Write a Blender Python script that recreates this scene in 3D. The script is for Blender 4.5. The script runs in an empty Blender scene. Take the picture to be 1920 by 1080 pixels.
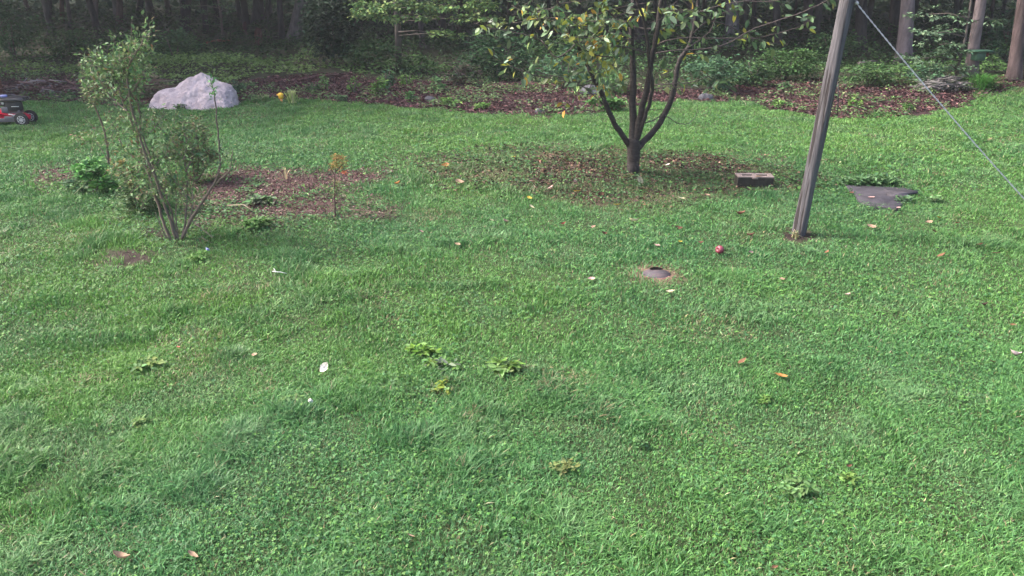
import bpy, bmesh, math, random
import numpy as np
from mathutils import Vector, Matrix
R = math.radians
random.seed(7); rng = np.random.default_rng(11)
sc = bpy.context.scene
COL = sc.collection

# ------------------------------------------------------------------ camera, sky, sun, exposure
F = 1400.0; CH = 2.6; PITCH = R(23.2)
cd = bpy.data.cameras.new('camera'); cam = bpy.data.objects.new('camera', cd); COL.objects.link(cam)
cam.location = (0, 0, CH); cam.rotation_euler = (R(90) - PITCH, 0, 0)
cd.sensor_width = 36; cd.lens = 36 * F / 1920; cd.clip_start = 0.05; cd.clip_end = 3000
sc.camera = cam
SUN_EL, SUN_AZ = R(46), R(-80)          # azimuth from +Y towards +X
world = bpy.data.worlds.new('World'); sc.world = world; world.use_nodes = True
nt = world.node_tree; nt.nodes.clear()
wo = nt.nodes.new('ShaderNodeOutputWorld'); bg = nt.nodes.new('ShaderNodeBackground')
sky = nt.nodes.new('ShaderNodeTexSky'); sky.sky_type = 'NISHITA'; sky.sun_disc = False
sky.sun_elevation = SUN_EL; sky.sun_rotation = SUN_AZ; sky.dust_density = 6.0; sky.air_density = 1.0; sky.ozone_density = 0.3
nt.links.new(sky.outputs[0], bg.inputs[0]); bg.inputs[1].default_value = 0.13
nt.links.new(bg.outputs[0], wo.inputs[0])
sd = bpy.data.lights.new('sun', 'SUN'); sd.energy = 1.8; sd.angle = R(11); sd.color = (1.0, 0.95, 0.88)
so = bpy.data.objects.new('sun', sd); COL.objects.link(so)
sdir = Vector((math.sin(SUN_AZ) * math.cos(SUN_EL), math.cos(SUN_AZ) * math.cos(SUN_EL), math.sin(SUN_EL)))
so.rotation_euler = sdir.to_track_quat('Z', 'Y').to_euler(); so.location = sdir * 50
sc.view_settings.view_transform = 'Standard'; sc.view_settings.look = 'None'
sc.view_settings.exposure = 2.05; sc.view_settings.gamma = 1.0
sc.cycles.max_bounces = 6; sc.cycles.transparent_max_bounces = 4; sc.cycles.volume_bounces = 0

# ------------------------------------------------------------------ noise and ground height
def vn(x, y, s, seed=0):
    x = np.asarray(x, float) / s + 1000.5; y = np.asarray(y, float) / s + 1000.5
    xi = np.floor(x).astype(np.int64); yi = np.floor(y).astype(np.int64); fx = x - xi; fy = y - yi
    fx = fx * fx * (3 - 2 * fx); fy = fy * fy * (3 - 2 * fy)
    def h(a, b):
        n = (a * 374761393 + b * 668265263 + seed * 1442695041) & 0xffffffff
        n = ((n ^ (n >> 13)) * 1274126177) & 0xffffffff
        return ((n ^ (n >> 16)) & 0xffff) / 65535.0
    return (h(xi, yi) * (1 - fx) + h(xi + 1, yi) * fx) * (1 - fy) + (h(xi, yi + 1) * (1 - fx) + h(xi + 1, yi + 1) * fx) * fy
def fbm(x, y, s, seed=0, o=3):
    t = 0; a = 1; m = 0
    for i in range(o):
        t = t + a * vn(x, y, s / 2 ** i, seed + i * 17); m += a; a *= .55
    return t / m
def sstep(a, b, v):
    t = np.clip((v - a) / (b - a), 0, 1); return t * t * (3 - 2 * t)
def zg(x, y):
    x = np.asarray(x, float); y = np.asarray(y, float)
    z = .05 * (fbm(x, y, 1.6, 3) - .5) + .04 * (fbm(x, y, 5, 9) - .5)
    back = sstep(14.5, 20, y)
    z = z + back * .32 * (fbm(x, y, 3.5, 21) - .45)
    z = z + .38 * np.exp(-((x - 12.3) ** 2 / 3.0 + (y - 17.6) ** 2 / 2.5))
    return z
FW = np.array([0, math.cos(PITCH), -math.sin(PITCH)]); UP = np.array([0, math.sin(PITCH), math.cos(PITCH)])
def ray(px, py):
    return FW + np.array([1, 0, 0]) * (px - 960) / F + UP * (540 - py) / F
def P(px, py, h=0.0):
    """the ground point (plus h) that stands at a place of the photograph"""
    d = ray(px, py); z = 0.0
    for _ in range(12):
        t = (CH - z - h) / max(-d[2], 1e-3); x, y = d[0] * t, d[1] * t
        z = .5 * z + .5 * float(zg(x, y))
    return Vector((x, y, z + h))
def at(px, py, Y):
    d = ray(px, py); t = Y / d[1]
    return Vector((d[0] * t, Y, CH + d[2] * t))
def pxm(Y, z=0.0):
    return F / (Y * math.cos(PITCH) + (CH - z) * math.sin(PITCH))
def inpoly(poly, x, y):
    x = np.asarray(x, float); y = np.asarray(y, float); r = np.zeros(x.shape, bool); n = len(poly); j = n - 1
    for i in range(n):
        xi, yi = poly[i]; xj, yj = poly[j]
        c = ((yi > y) != (yj > y)) & (x < (xj - xi) * (y - yi) / (yj - yi + 1e-12) + xi)
        r ^= c; j = i
    return r
def wpoly(pts): return [tuple(P(a, b)[:2]) for a, b in pts]
def soft(poly, x, y, j=.25, s=.5):
    """ragged-edged 0..1 mask of a world polygon"""
    t = 0
    for k in range(5):
        dx = (vn(x, y, s, 40 + k) - .5) * 2 * j + math.cos(k * 1.26) * j * .5; dy = (vn(x, y, s, 60 + k) - .5) * 2 * j + math.sin(k * 1.26) * j * .5
        t = t + inpoly(poly, np.asarray(x) + dx, np.asarray(y) + dy)
    return t / 5.0
edge = [P(a, b) for a, b in [(-500, 176), (-120, 180), (0, 184), (140, 192), (270, 201), (440, 200), (470, 184), (600, 186), (690, 196), (800, 202), (900, 211), (1040, 216), (1100, 214), (1200, 194), (1290, 189), (1390, 190), (1450, 205), (1570, 218), (1700, 219), (1760, 208), (1800, 196), (1850, 170), (1925, 150), (2100, 140)]]
EX = np.array([p.x for p in edge]); EY = np.array([p.y for p in edge])
band = [P(a, b) for a, b in [(-500, 138), (0, 142), (150, 146), (200, 170), (300, 176), (420, 160), (470, 145), (600, 140), (700, 146), (900, 154), (1050, 160), (1330, 166), (1500, 150), (1600, 160), (1700, 166), (1800, 168), (1840, 160), (2100, 135)]]
BX = np.array([p.x for p in band]); BY = np.array([p.y for p in band])
def edgeY(x): return np.interp(x, EX, EY)
def bandY(x): return np.interp(x, BX, BY)
MULCH = wpoly([(395, 325), (440, 308), (560, 318), (700, 312), (745, 322), (700, 345), (650, 352), (660, 380), (735, 398), (705, 412), (600, 410), (520, 420), (430, 418), (385, 430), (350, 400), (345, 350)])
MULCH2 = wpoly([(60, 318), (130, 312), (170, 330), (150, 352), (100, 360), (55, 345)])
DIRT = wpoly([(188, 478), (215, 464), (295, 466), (300, 484), (250, 503), (200, 500)])
DIRT2 = wpoly([(255, 425), (300, 428), (330, 445), (300, 455), (262, 440)])
CHER = wpoly([(760, 300), (900, 280), (1050, 280), (1250, 285), (1420, 300), (1520, 325), (1530, 355), (1400, 362), (1250, 378), (1120, 388), (1030, 362), (900, 352), (800, 335)])
CHERD = wpoly([(985, 325), (1040, 292), (1160, 298), (1180, 335), (1110, 345), (1100, 360), (1180, 378), (1120, 388), (1080, 370), (1060, 345), (1000, 345)])
CHERR = wpoly([(1195, 296), (1260, 284), (1360, 296), (1400, 318), (1340, 330), (1230, 322)])
POLEB = wpoly([(1465, 425), (1520, 430), (1530, 448), (1500, 460), (1470, 448)])
SLAB = wpoly([(1583, 351), (1640, 354), (1706, 358), (1716, 366), (1684, 375), (1692, 388), (1682, 397), (1630, 391), (1607, 381), (1602, 368)])
_sc = (sum(p[0] for p in SLAB) / len(SLAB), sum(p[1] for p in SLAB) / len(SLAB)); SLABK = [(_sc[0] + (p[0] - _sc[0]) * .84, _sc[1] + (p[1] - _sc[1]) * .78) for p in SLAB]
LIDC = P(1230, 513)
LIDR = .135
def zones(x, y):
    lawn = (y < edgeY(x) + (vn(x, y, .5, 5) - .5) * .7 + (vn(x, y, .15, 6) - .5) * .3).astype(float)
    m = np.maximum(soft(MULCH, x, y, .38, .3), soft(MULCH2, x, y, .3, .3))
    d = np.maximum(np.maximum(soft(DIRT, x, y, .13, .12), soft(DIRT2, x, y, .08, .15)), soft(POLEB, x, y, .06, .12))
    lid = np.exp(-(((x - LIDC.x) / .28) ** 2 + ((y - LIDC.y) / .2) ** 2))
    c = soft(CHER, x, y, .4, .7); cd_ = np.maximum(soft(CHERD, x, y, .2, .3), soft(CHERR, x, y, .2, .3))
    return lawn, m, d, lid, c, cd_

# ------------------------------------------------------------------ materials
def mat(name, col=(.5, .5, .5), rough=.6, spec=.5, attr=False, noise=None, bump=None, metal=0.0, trans=0.0, col2=None, coat=0.0, obj=True):
    m = bpy.data.materials.new(name); m.use_nodes = True; n = m.node_tree.nodes; l = m.node_tree.links
    b = n['Principled BSDF']; b.inputs['Roughness'].default_value = rough; b.inputs['Metallic'].default_value = metal
    b.inputs['Specular IOR Level'].default_value = spec; b.inputs['Coat Weight'].default_value = coat
    out = None
    if attr:
        a = n.new('ShaderNodeAttribute'); a.attribute_name = 'Col'; out = a.outputs['Color']
    else:
        rgb = n.new('ShaderNodeRGB'); rgb.outputs[0].default_value = (*col, 1); out = rgb.outputs[0]
    tc = n.new('ShaderNodeTexCoord')
    if noise:
        scale, amt, stretch = noise
        mp = n.new('ShaderNodeMapping'); mp.inputs['Scale'].default_value = stretch
        l.new(tc.outputs['Object'], mp.inputs[0])
        t = n.new('ShaderNodeTexNoise'); t.inputs['Scale'].default_value = scale; t.inputs['Detail'].default_value = 6; t.inputs['Roughness'].default_value = .65
        l.new(mp.outputs[0], t.inputs['Vector'])
        mr = n.new('ShaderNodeMapRange'); mr.inputs[1].default_value = .3; mr.inputs[2].default_value = .7
        l.new(t.outputs['Fac'], mr.inputs[0])
        mx = n.new('ShaderNodeMix'); mx.data_type = 'RGBA'; l.new(mr.outputs[0], mx.inputs[0])
        if col2:
            l.new(out, mx.inputs[6]); mx.inputs[7].default_value = (*col2, 1)
        else:
            d = n.new('ShaderNodeMix'); d.data_type = 'RGBA'; d.blend_type = 'MULTIPLY'; d.inputs[0].default_value = 1
            l.new(out, d.inputs[6]); d.inputs[7].default_value = (1 - amt,) * 3 + (1,)
            l.new(d.outputs[2], mx.inputs[6])
            e = n.new('ShaderNodeMix'); e.data_type = 'RGBA'; e.blend_type = 'MULTIPLY'; e.inputs[0].default_value = 1
            l.new(out, e.inputs[6]); e.inputs[7].default_value = (1 + amt * .8,) * 3 + (1,)
            l.new(e.outputs[2], mx.inputs[7])
        out = mx.outputs[2]
    l.new(out, b.inputs['Base Color'])
    if bump:
        scale, strg, dist, stretch = bump
        mp = n.new('ShaderNodeMapping'); mp.inputs['Scale'].default_value = stretch
        l.new(tc.outputs['Object'], mp.inputs[0])
        t = n.new('ShaderNodeTexNoise'); t.inputs['Scale'].default_value = scale; t.inputs['Detail'].default_value = 7; t.inputs['Roughness'].default_value = .7
        l.new(mp.outputs[0], t.inputs['Vector'])
        bp = n.new('ShaderNodeBump'); bp.inputs['Strength'].default_value = strg; bp.inputs['Distance'].default_value = dist
        l.new(t.outputs['Fac'], bp.inputs['Height']); l.new(bp.outputs[0], b.inputs['Normal'])
    if trans:
        o = n['Material Output']; ts = n.new('ShaderNodeBsdfTranslucent'); l.new(out, ts.inputs[0])
        ms = n.new('ShaderNodeMixShader'); ms.inputs[0].default_value = trans
        l.new(b.outputs[0], ms.inputs[1]); l.new(ts.outputs[0], ms.inputs[2]); l.new(ms.outputs[0], o.inputs['Surface'])
    return m
M = {}
M['grass'] = mat('grass_blades', attr=True, rough=.5, spec=.32, trans=.3)
M['leaf'] = mat('leaves', attr=True, rough=.55, spec=.25, trans=.3)
M['dull'] = mat('dry_leaves', attr=True, rough=.75, spec=.25, trans=.1)
M['wood_leaf'] = mat('forest_leaves', attr=True, rough=.7, spec=.2, trans=.2)
M['ground'] = mat('soil', attr=True, rough=.9, spec=.15, noise=(9, .45, (1, 1, 1)), bump=(22, .8, .03, (1, 1, 1)))
M['bark'] = mat('cherry_bark', (.028, .022, .022), rough=.7, spec=.35, noise=(9, .55, (1, 1, 5)), bump=(14, .9, .012, (1, 1, 5)))
M['twig'] = mat('twig_bark', attr=True, rough=.7, spec=.3)
M['boulder'] = mat('boulder_granite', (.62, .53, .57), rough=.85, spec=.25, noise=(5.5, .4, (1, 1, 1)), bump=(7, 1, .11, (1, 1, 1)), col2=(.38, .31, .335))
M['stone'] = mat('fieldstone', (.075, .075, .09), rough=.85, spec=.25, noise=(9, .45, (1, 1, 1)), bump=(12, .9, .03, (1, 1, 1)))
M['slate'] = mat('slate', (.046, .042, .053), rough=.75, spec=.3, noise=(6, .4, (1, 1, 1)), bump=(25, .6, .01, (1, 1, 1)))
M['post'] = mat('weathered_wood', (.098, .093, .104), rough=.85, spec=.2, noise=(12, .45, (3, 3, .22)), bump=(16, 1, .02, (3, 3, .15)))
pm = M['post'].node_tree; pn = pm.nodes; b_ = pn['Principled BSDF']; src = b_.inputs['Base Color'].links[0].from_socket
tc_ = pn.new('ShaderNodeTexCoord'); mp_ = pn.new('ShaderNodeMapping'); mp_.inputs['Scale'].default_value = (26, 26, 1.1); pm.links.new(tc_.outputs['Object'], mp_.inputs[0])
tn_ = pn.new('ShaderNodeTexNoise'); tn_.inputs['Scale'].default_value = 1.0; tn_.inputs['Detail'].default_value = 5; pm.links.new(mp_.outputs[0], tn_.inputs['Vector'])
rp_ = pn.new('ShaderNodeMapRange'); rp_.inputs[1].default_value = .40; rp_.inputs[2].default_value = .47; pm.links.new(tn_.outputs['Fac'], rp_.inputs[0])
mx_ = pn.new('ShaderNodeMix'); mx_.data_type = 'RGBA'; mx_.inputs[6].default_value = (.035, .03, .032, 1); pm.links.new(rp_.outputs[0], mx_.inputs[0]); pm.links.new(src, mx_.inputs[7]); pm.links.new(mx_.outputs[2], b_.inputs['Base Color'])
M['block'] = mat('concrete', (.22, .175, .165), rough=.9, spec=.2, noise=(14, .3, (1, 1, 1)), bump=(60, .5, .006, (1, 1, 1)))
M['block_shade'] = mat('shaded_concrete', (.032, .031, .027), rough=.85, spec=.2, noise=(14, .5, (1, 1, 1)), bump=(60, .5, .006, (1, 1, 1)))  # near-black copy of the concrete: shade on the block's front put into colour
M['rust'] = mat('rusty_iron', (.17, .09, .08), rough=.9, spec=.2, noise=(16, .5, (1, 1, 1)), bump=(30, .7, .01, (1, 1, 1)))
M['lid'] = mat('grey_iron', (.055, .053, .068), rough=.8, spec=.25, noise=(10, .45, (1, 1, 1)), bump=(25, .5, .006, (1, 1, 1)), col2=(.095, .07, .075))
M['black'] = mat('black_plastic', (.018, .018, .024), rough=.4, spec=.5, noise=(20, .2, (1, 1, 1)))
M['void'] = mat('dark_hole', (.006, .006, .006), rough=1, spec=0)
M['red'] = mat('red_paint', (.62, .015, .05), rough=.32, spec=.5, coat=.3, noise=(5, .12, (1, 1, 1)))
M['rubber'] = mat('tyre_rubber', (.03, .03, .03), rough=.8, spec=.2, noise=(20, .3, (1, 1, 1)))
M['white'] = mat('rim_plastic', (.42, .42, .41), rough=.5, noise=(20, .1, (1, 1, 1)))
M['steel'] = mat('bare_steel', (.5, .5, .52), rough=.4, metal=.8, noise=(20, .2, (1, 1, 1)))
M['grey'] = mat('grey_metal', (.11, .11, .125), rough=.5, spec=.5, noise=(12, .2, (1, 1, 1)))
M['blue'] = mat('blue_cap', (.17, .19, .42), rough=.45, noise=(20, .15, (1, 1, 1)))
M['cable'] = mat('galvanised_cable', (.50, .51, .56), rough=.45, metal=.45, noise=(90, .2, (1, 1, 1)))
M['apple'] = mat('apple_skin', (.17, .035, .055), rough=.35, spec=.5, noise=(9, .35, (1, 1, 1)))
M['yellow'] = mat('yellow_plastic', (.86, .50, .04), rough=.45, noise=(9, .1, (1, 1, 1)))
M['green'] = mat('green_paint', (.03, .09, .055), rough=.55, noise=(9, .2, (1, 1, 1)))
M['brownwood'] = mat('rotten_wood', (.13, .055, .045), rough=.9, spec=.15, noise=(8, .45, (2, 2, .5)), bump=(12, .9, .03, (2, 2, .4)))
M['darkiron'] = mat('dark_iron', (.02, .018, .018), rough=.7, noise=(20, .2, (1, 1, 1)))
_bk = {}
def bark_mat(c):
    k = tuple(round(v, 3) for v in c)
    if k not in _bk: _bk[k] = mat('trunk_bark', c, rough=.9, spec=.15, noise=(3.2, .5, (2.2, 2.2, .7)), bump=(6, 1, .06, (2.5, 2.5, .4)))
    return _bk[k]

# ------------------------------------------------------------------ object helpers
def tag(o, label=None, cat=None, group=None, kind=None):
    if label: o['label'] = label
    if cat: o['category'] = cat
    if group: o['group'] = group
    if kind: o['kind'] = kind
    return o
def empty(name, loc, label, cat, group=None, rz=0.0):
    o = bpy.data.objects.new(name, None); COL.objects.link(o); o.location = loc; o.rotation_euler = (0, 0, rz); o.empty_display_size = .1
    return tag(o, label, cat, group)
def link(name, me, parent=None, loc=None):
    o = bpy.data.objects.new(name, me); COL.objects.link(o)
    if parent is not None: o.parent = parent
    if loc is not None: o.location = loc
    return o
def np_mesh(name, V, faces, material, C=None, smooth=False):
    """V (n,3); faces: list of (m,k) index arrays; C (n,3) colours"""
    me = bpy.data.meshes.new(name); V = np.asarray(V, np.float32)
    faces = [np.asarray(f, np.int32) for f in faces if len(f)]
    nl = sum(f.size for f in faces); nf = sum(len(f) for f in faces)
    me.vertices.add(len(V)); me.vertices.foreach_set('co', V.ravel())
    me.loops.add(nl); me.loops.foreach_set('vertex_index', np.concatenate([f.ravel() for f in faces]))
    st = []; tot = []; o = 0
    for f in faces:
        k = f.shape[1]; st.append(o + np.arange(len(f)) * k); tot.append(np.full(len(f), k)); o += f.size
    me.polygons.add(nf); me.polygons.foreach_set('loop_start', np.concatenate(st).astype(np.int32))
    if smooth: me.polygons.foreach_set('use_smooth', np.ones(nf, bool))
    if C is not None:
        a = me.color_attributes.new('Col', 'FLOAT_COLOR', 'POINT')
        c4 = np.ones((len(V), 4), np.float32); c4[:, :3] = C; a.data.foreach_set('color', c4.ravel())
    me.update(calc_edges=True)
    me.materials.append(material)
    return me
class MB:
    """collects shapes into one mesh, with a colour per vertex"""
    def __init__(s): s.V = []; s.F = {}; s.C = []; s.n = 0; s.tot = 0
    def add(s, V, F, c=(.5, .5, .5)):
        V = np.asarray(V, float).reshape(-1, 3)
        for f in F: s.F.setdefault(len(f), []).append([i + s.n for i in f])
        s.V.append(V); c = np.asarray(c, float)
        s.C.append(np.tile(c, (len(V), 1)) if c.ndim == 1 else c); s.n += len(V); return s
    def arrays(s, V, Fs, C):
        V = np.asarray(V); s.V.append(V)
        for f in Fs:
            s.F.setdefault(f.shape[1], []).extend((f + s.n).tolist())
        s.C.append(C); s.n += len(V)
    def tube(s, pts, rad, n=8, c=(.5, .5, .5), cap=True, wob=0.0):
        pts = [Vector(p) for p in pts]; V = []; F = []
        if not hasattr(rad, '__len__'): rad = [rad] * len(pts)
        t = (pts[1] - pts[0]).normalized(); a = Vector((1, 0, 0)) if abs(t.x) < .8 else Vector((0, 1, 0))
        u = t.cross(a).normalized()
        for i, p in enumerate(pts):
            t = (pts[min(i + 1, len(pts) - 1)] - pts[max(i - 1, 0)]).normalized()
            u = (u - t * u.dot(t)).normalized(); w = t.cross(u)
            for k in range(n):
                an = 2 * math.pi * k / n; r = rad[i] * (1 + (random.random() - .5) * wob)
                V.append(p + (u * math.cos(an) + w * math.sin(an)) * r)
        for i in range(len(pts) - 1):
            for k in range(n):
                k2 = (k + 1) % n; F.append([i * n + k, i * n + k2, (i + 1) * n + k2, (i + 1) * n + k])
        if cap:
            F.append(list(range(n))[::-1]); F.append([(len(pts) - 1) * n + k for k in range(n)])
        return s.add([tuple(v) for v in V], F, c)
    def lathe(s, prof, n=20, axis='Z', loc=(0, 0, 0), c=(.5, .5, .5)):
        V = []; F = []
        for r, z in prof:
            for k in range(n):
                a = 2 * math.pi * k / n; p = (r * math.cos(a), r * math.sin(a), z)
                if axis == 'Y': p = (p[0], p[2], p[1])
                if axis == 'X': p = (p[2], p[0], p[1])
                V.append((p[0] + loc[0], p[1] + loc[1], p[2] + loc[2]))
        for i in range(len(prof) - 1):
            for k in range(n):
                k2 = (k + 1) % n; F.append([i * n + k, i * n + k2, (i + 1) * n + k2, (i + 1) * n + k])
        F.append(list(range(n))[::-1]); F.append([(len(prof) - 1) * n + k for k in range(n)])
        return s.add(V, F, c)
    def box(s, c0, c1, c=(.5, .5, .5), taper=1.0, bev=0.0):
        x0, y0, z0 = c0; x1, y1, z1 = c1; cx, cy = (x0 + x1) / 2, (y0 + y1) / 2
        b = bev if bev else min(x1 - x0, y1 - y0, z1 - z0) * .08
        def ringp(z, i, k):
            hx = ((x1 - x0) / 2 - i) * k; hy = ((y1 - y0) / 2 - i) * k; q = b
            return [(cx - hx + q, cy - hy, z), (cx + hx - q, cy - hy, z), (cx + hx, cy - hy + q, z), (cx + hx, cy + hy - q, z), (cx + hx - q, cy + hy, z), (cx - hx + q, cy + hy, z), (cx - hx, cy + hy - q, z), (cx - hx, cy - hy + q, z)]
        rs = [ringp(z0, b * .8, 1), ringp(z0 + b, 0, 1), ringp(z1 - b, 0, taper), ringp(z1, b * .8, taper)]
        V = [p for r in rs for p in r]; F = []
        for i in range(3):
            for k in range(8): F.append([i * 8 + k, i * 8 + (k + 1) % 8, (i + 1) * 8 + (k + 1) % 8, (i + 1) * 8 + k])
        F.append(list(range(8))[::-1]); F.append([24 + k for k in range(8)])
        return s.add(V, F, c)
    def build(s, name, material, parent=None, loc=None, smooth=False, off=None):
        V = np.concatenate(s.V); C = np.concatenate(s.C)
        if off is not None: V = V - np.array(off)
        me = np_mesh(name, V, [np.array(f) for f in s.F.values()], material, C, smooth)
        return link(name, me, parent, loc)
def smooth_path(pts, sub=4, jit=0.0):
    """Catmull-Rom through 3D points"""
    pts = [Vector(p) for p in pts]; q = [pts[0]] + pts + [pts[-1]]; out = []
    for i in range(1, len(q) - 2):
        for k in range(sub):
            t = k / sub; a, b, c, d = q[i - 1], q[i], q[i + 1], q[i + 2]
            p = .5 * ((2 * b) + (-a + c) * t + (2 * a - 5 * b + 4 * c - d) * t * t + (-a + 3 * b - 3 * c + d) * t ** 3)
            if k and jit: p = p + Vector([(random.random() - .5) * jit for _ in range(3)])
            out.append(p)
    out.append(pts[-1]); return out
def norm(a): return a / (np.linalg.norm(a, axis=1, keepdims=True) + 1e-9)
def leaf_arrays(P0, D, U, L, W, C, bend=.15, detail=True, fold=.12):
    """leaves growing from P0 along D with upper side U"""
    P0 = np.asarray(P0, float); n = len(P0); D = norm(np.asarray(D, float)); U = np.asarray(U, float)
    S = norm(np.cross(D, U)); N = norm(np.cross(S, D)); L = np.asarray(L, float).reshape(-1, 1) * np.ones((n, 1)); W = np.asarray(W, float).reshape(-1, 1) * np.ones((n, 1))
    def pt(l, w, h): return P0 + D * L * l + S * W * w + N * (h * L)
    if detail:
        pts = [pt(0, 0, 0), pt(.5, 0, -bend * .25 - fold * .3), pt(1, 0, -bend), pt(.28, -.44, fold * .3), pt(.68, -.40, -bend * .4 + fold * .2), pt(.28, .44, fold * .3), pt(.68, .40, -bend * .4 + fold * .2)]
        V = np.stack(pts, 1).reshape(-1, 3); b = (np.arange(n) * 7)[:, None]
        F = [b + np.array(f) for f in ([0, 3, 1], [1, 3, 4], [1, 4, 2], [0, 1, 5], [1, 6, 5], [1, 2, 6])]
        k = 7
    else:
        pts = [pt(0, 0, 0), pt(.45, -.5, fold), pt(1, 0, -bend), pt(.45, .5, fold)]
        V = np.stack(pts, 1).reshape(-1, 3); b = (np.arange(n) * 4)[:, None]; F = [b + np.array([0, 1, 2]), b + np.array([0, 2, 3])]; k = 4
    return V, [np.concatenate(F)], np.repeat(np.asarray(C, float), k, axis=0)
def rand_dirs(n, zlo=-.3, zhi=.6):
    a = rng.uniform(0, 2 * np.pi, n); z = rng.uniform(zlo, zhi, n); r = np.sqrt(np.maximum(0, 1 - z * z))
    return np.stack([r * np.cos(a), r * np.sin(a), z], 1)
def rand_up(n, spread=.7):
    u = rng.normal(0, spread, (n, 3)); u[:, 2] = 1; return norm(u)
def pick(cols, n, jit=.25, w=None):
    cols = np.array(cols, float); i = rng.choice(len(cols), n, p=w)
    return cols[i] * np.exp(rng.normal(0, jit, (n, 1))) * (1 + rng.normal(0, .06, (n, 3)))

# ------------------------------------------------------------------ ground
def axis(lo, hi, a, b, step, grow=1.25):
    v = list(np.arange(a, b + 1e-6, step)); s = step; x = v[-1]
    while x < hi: s *= grow; x += s; v.append(min(x, hi))
    s = step; x = v[0]; pre = []
    while x > lo: s *= grow; x -= s; pre.append(max(x, lo))
    return np.array(pre[::-1] + v)
gx = axis(-900, 900, -12.5, 13.5, .11); gy = axis(-60, 1500, 1.5, 20, .10, 1.18)
GX, GY = np.meshgrid(gx, gy); X = GX.ravel(); Y = GY.ravel()
Z = zg(X, Y)
lawn, m_, d_, lid_, c_, cd_ = zones(X, Y)
# lay the ground a little lower under the slab and the lid
def mixc(a, b, t): return a * (1 - t[:, None]) + np.array(b) * t[:, None]
Cg = np.tile(np.array([.042, .060, .026]), (len(X), 1))
Cg = mixc(Cg, [.085, .062, .042], c_ * .6); Cg = mixc(Cg, [.065, .040, .034], cd_ * .8)
Cg = mixc(Cg, [.080, .048, .046], m_); Cg = mixc(Cg, [.034, .023, .022], d_); Cg = mixc(Cg, [.20, .12, .10], lid_ * .9)
out = 1 - lawn
inband = out * (Y < bandY(X) + (vn(X, Y, .8, 77) - .5) * 1.0)
Cg = mixc(Cg, [.028, .030, .018], out); Cg = mixc(Cg, [.040, .024, .025], inband)
Cg *= (.7 + .6 * fbm(X, Y, .5, 31))[:, None]
nx, ny = len(gx), len(gy); ii = np.arange(nx * ny).reshape(ny, nx)
q = np.stack([ii[:-1, :-1], ii[:-1, 1:], ii[1:, 1:], ii[1:, :-1]], -1).reshape(-1, 4)
g = link('ground', np_mesh('ground', np.stack([X, Y, Z], 1), [q], M['ground'], Cg, True)); tag(g, kind='structure', label='lawn soil and forest floor')

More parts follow.
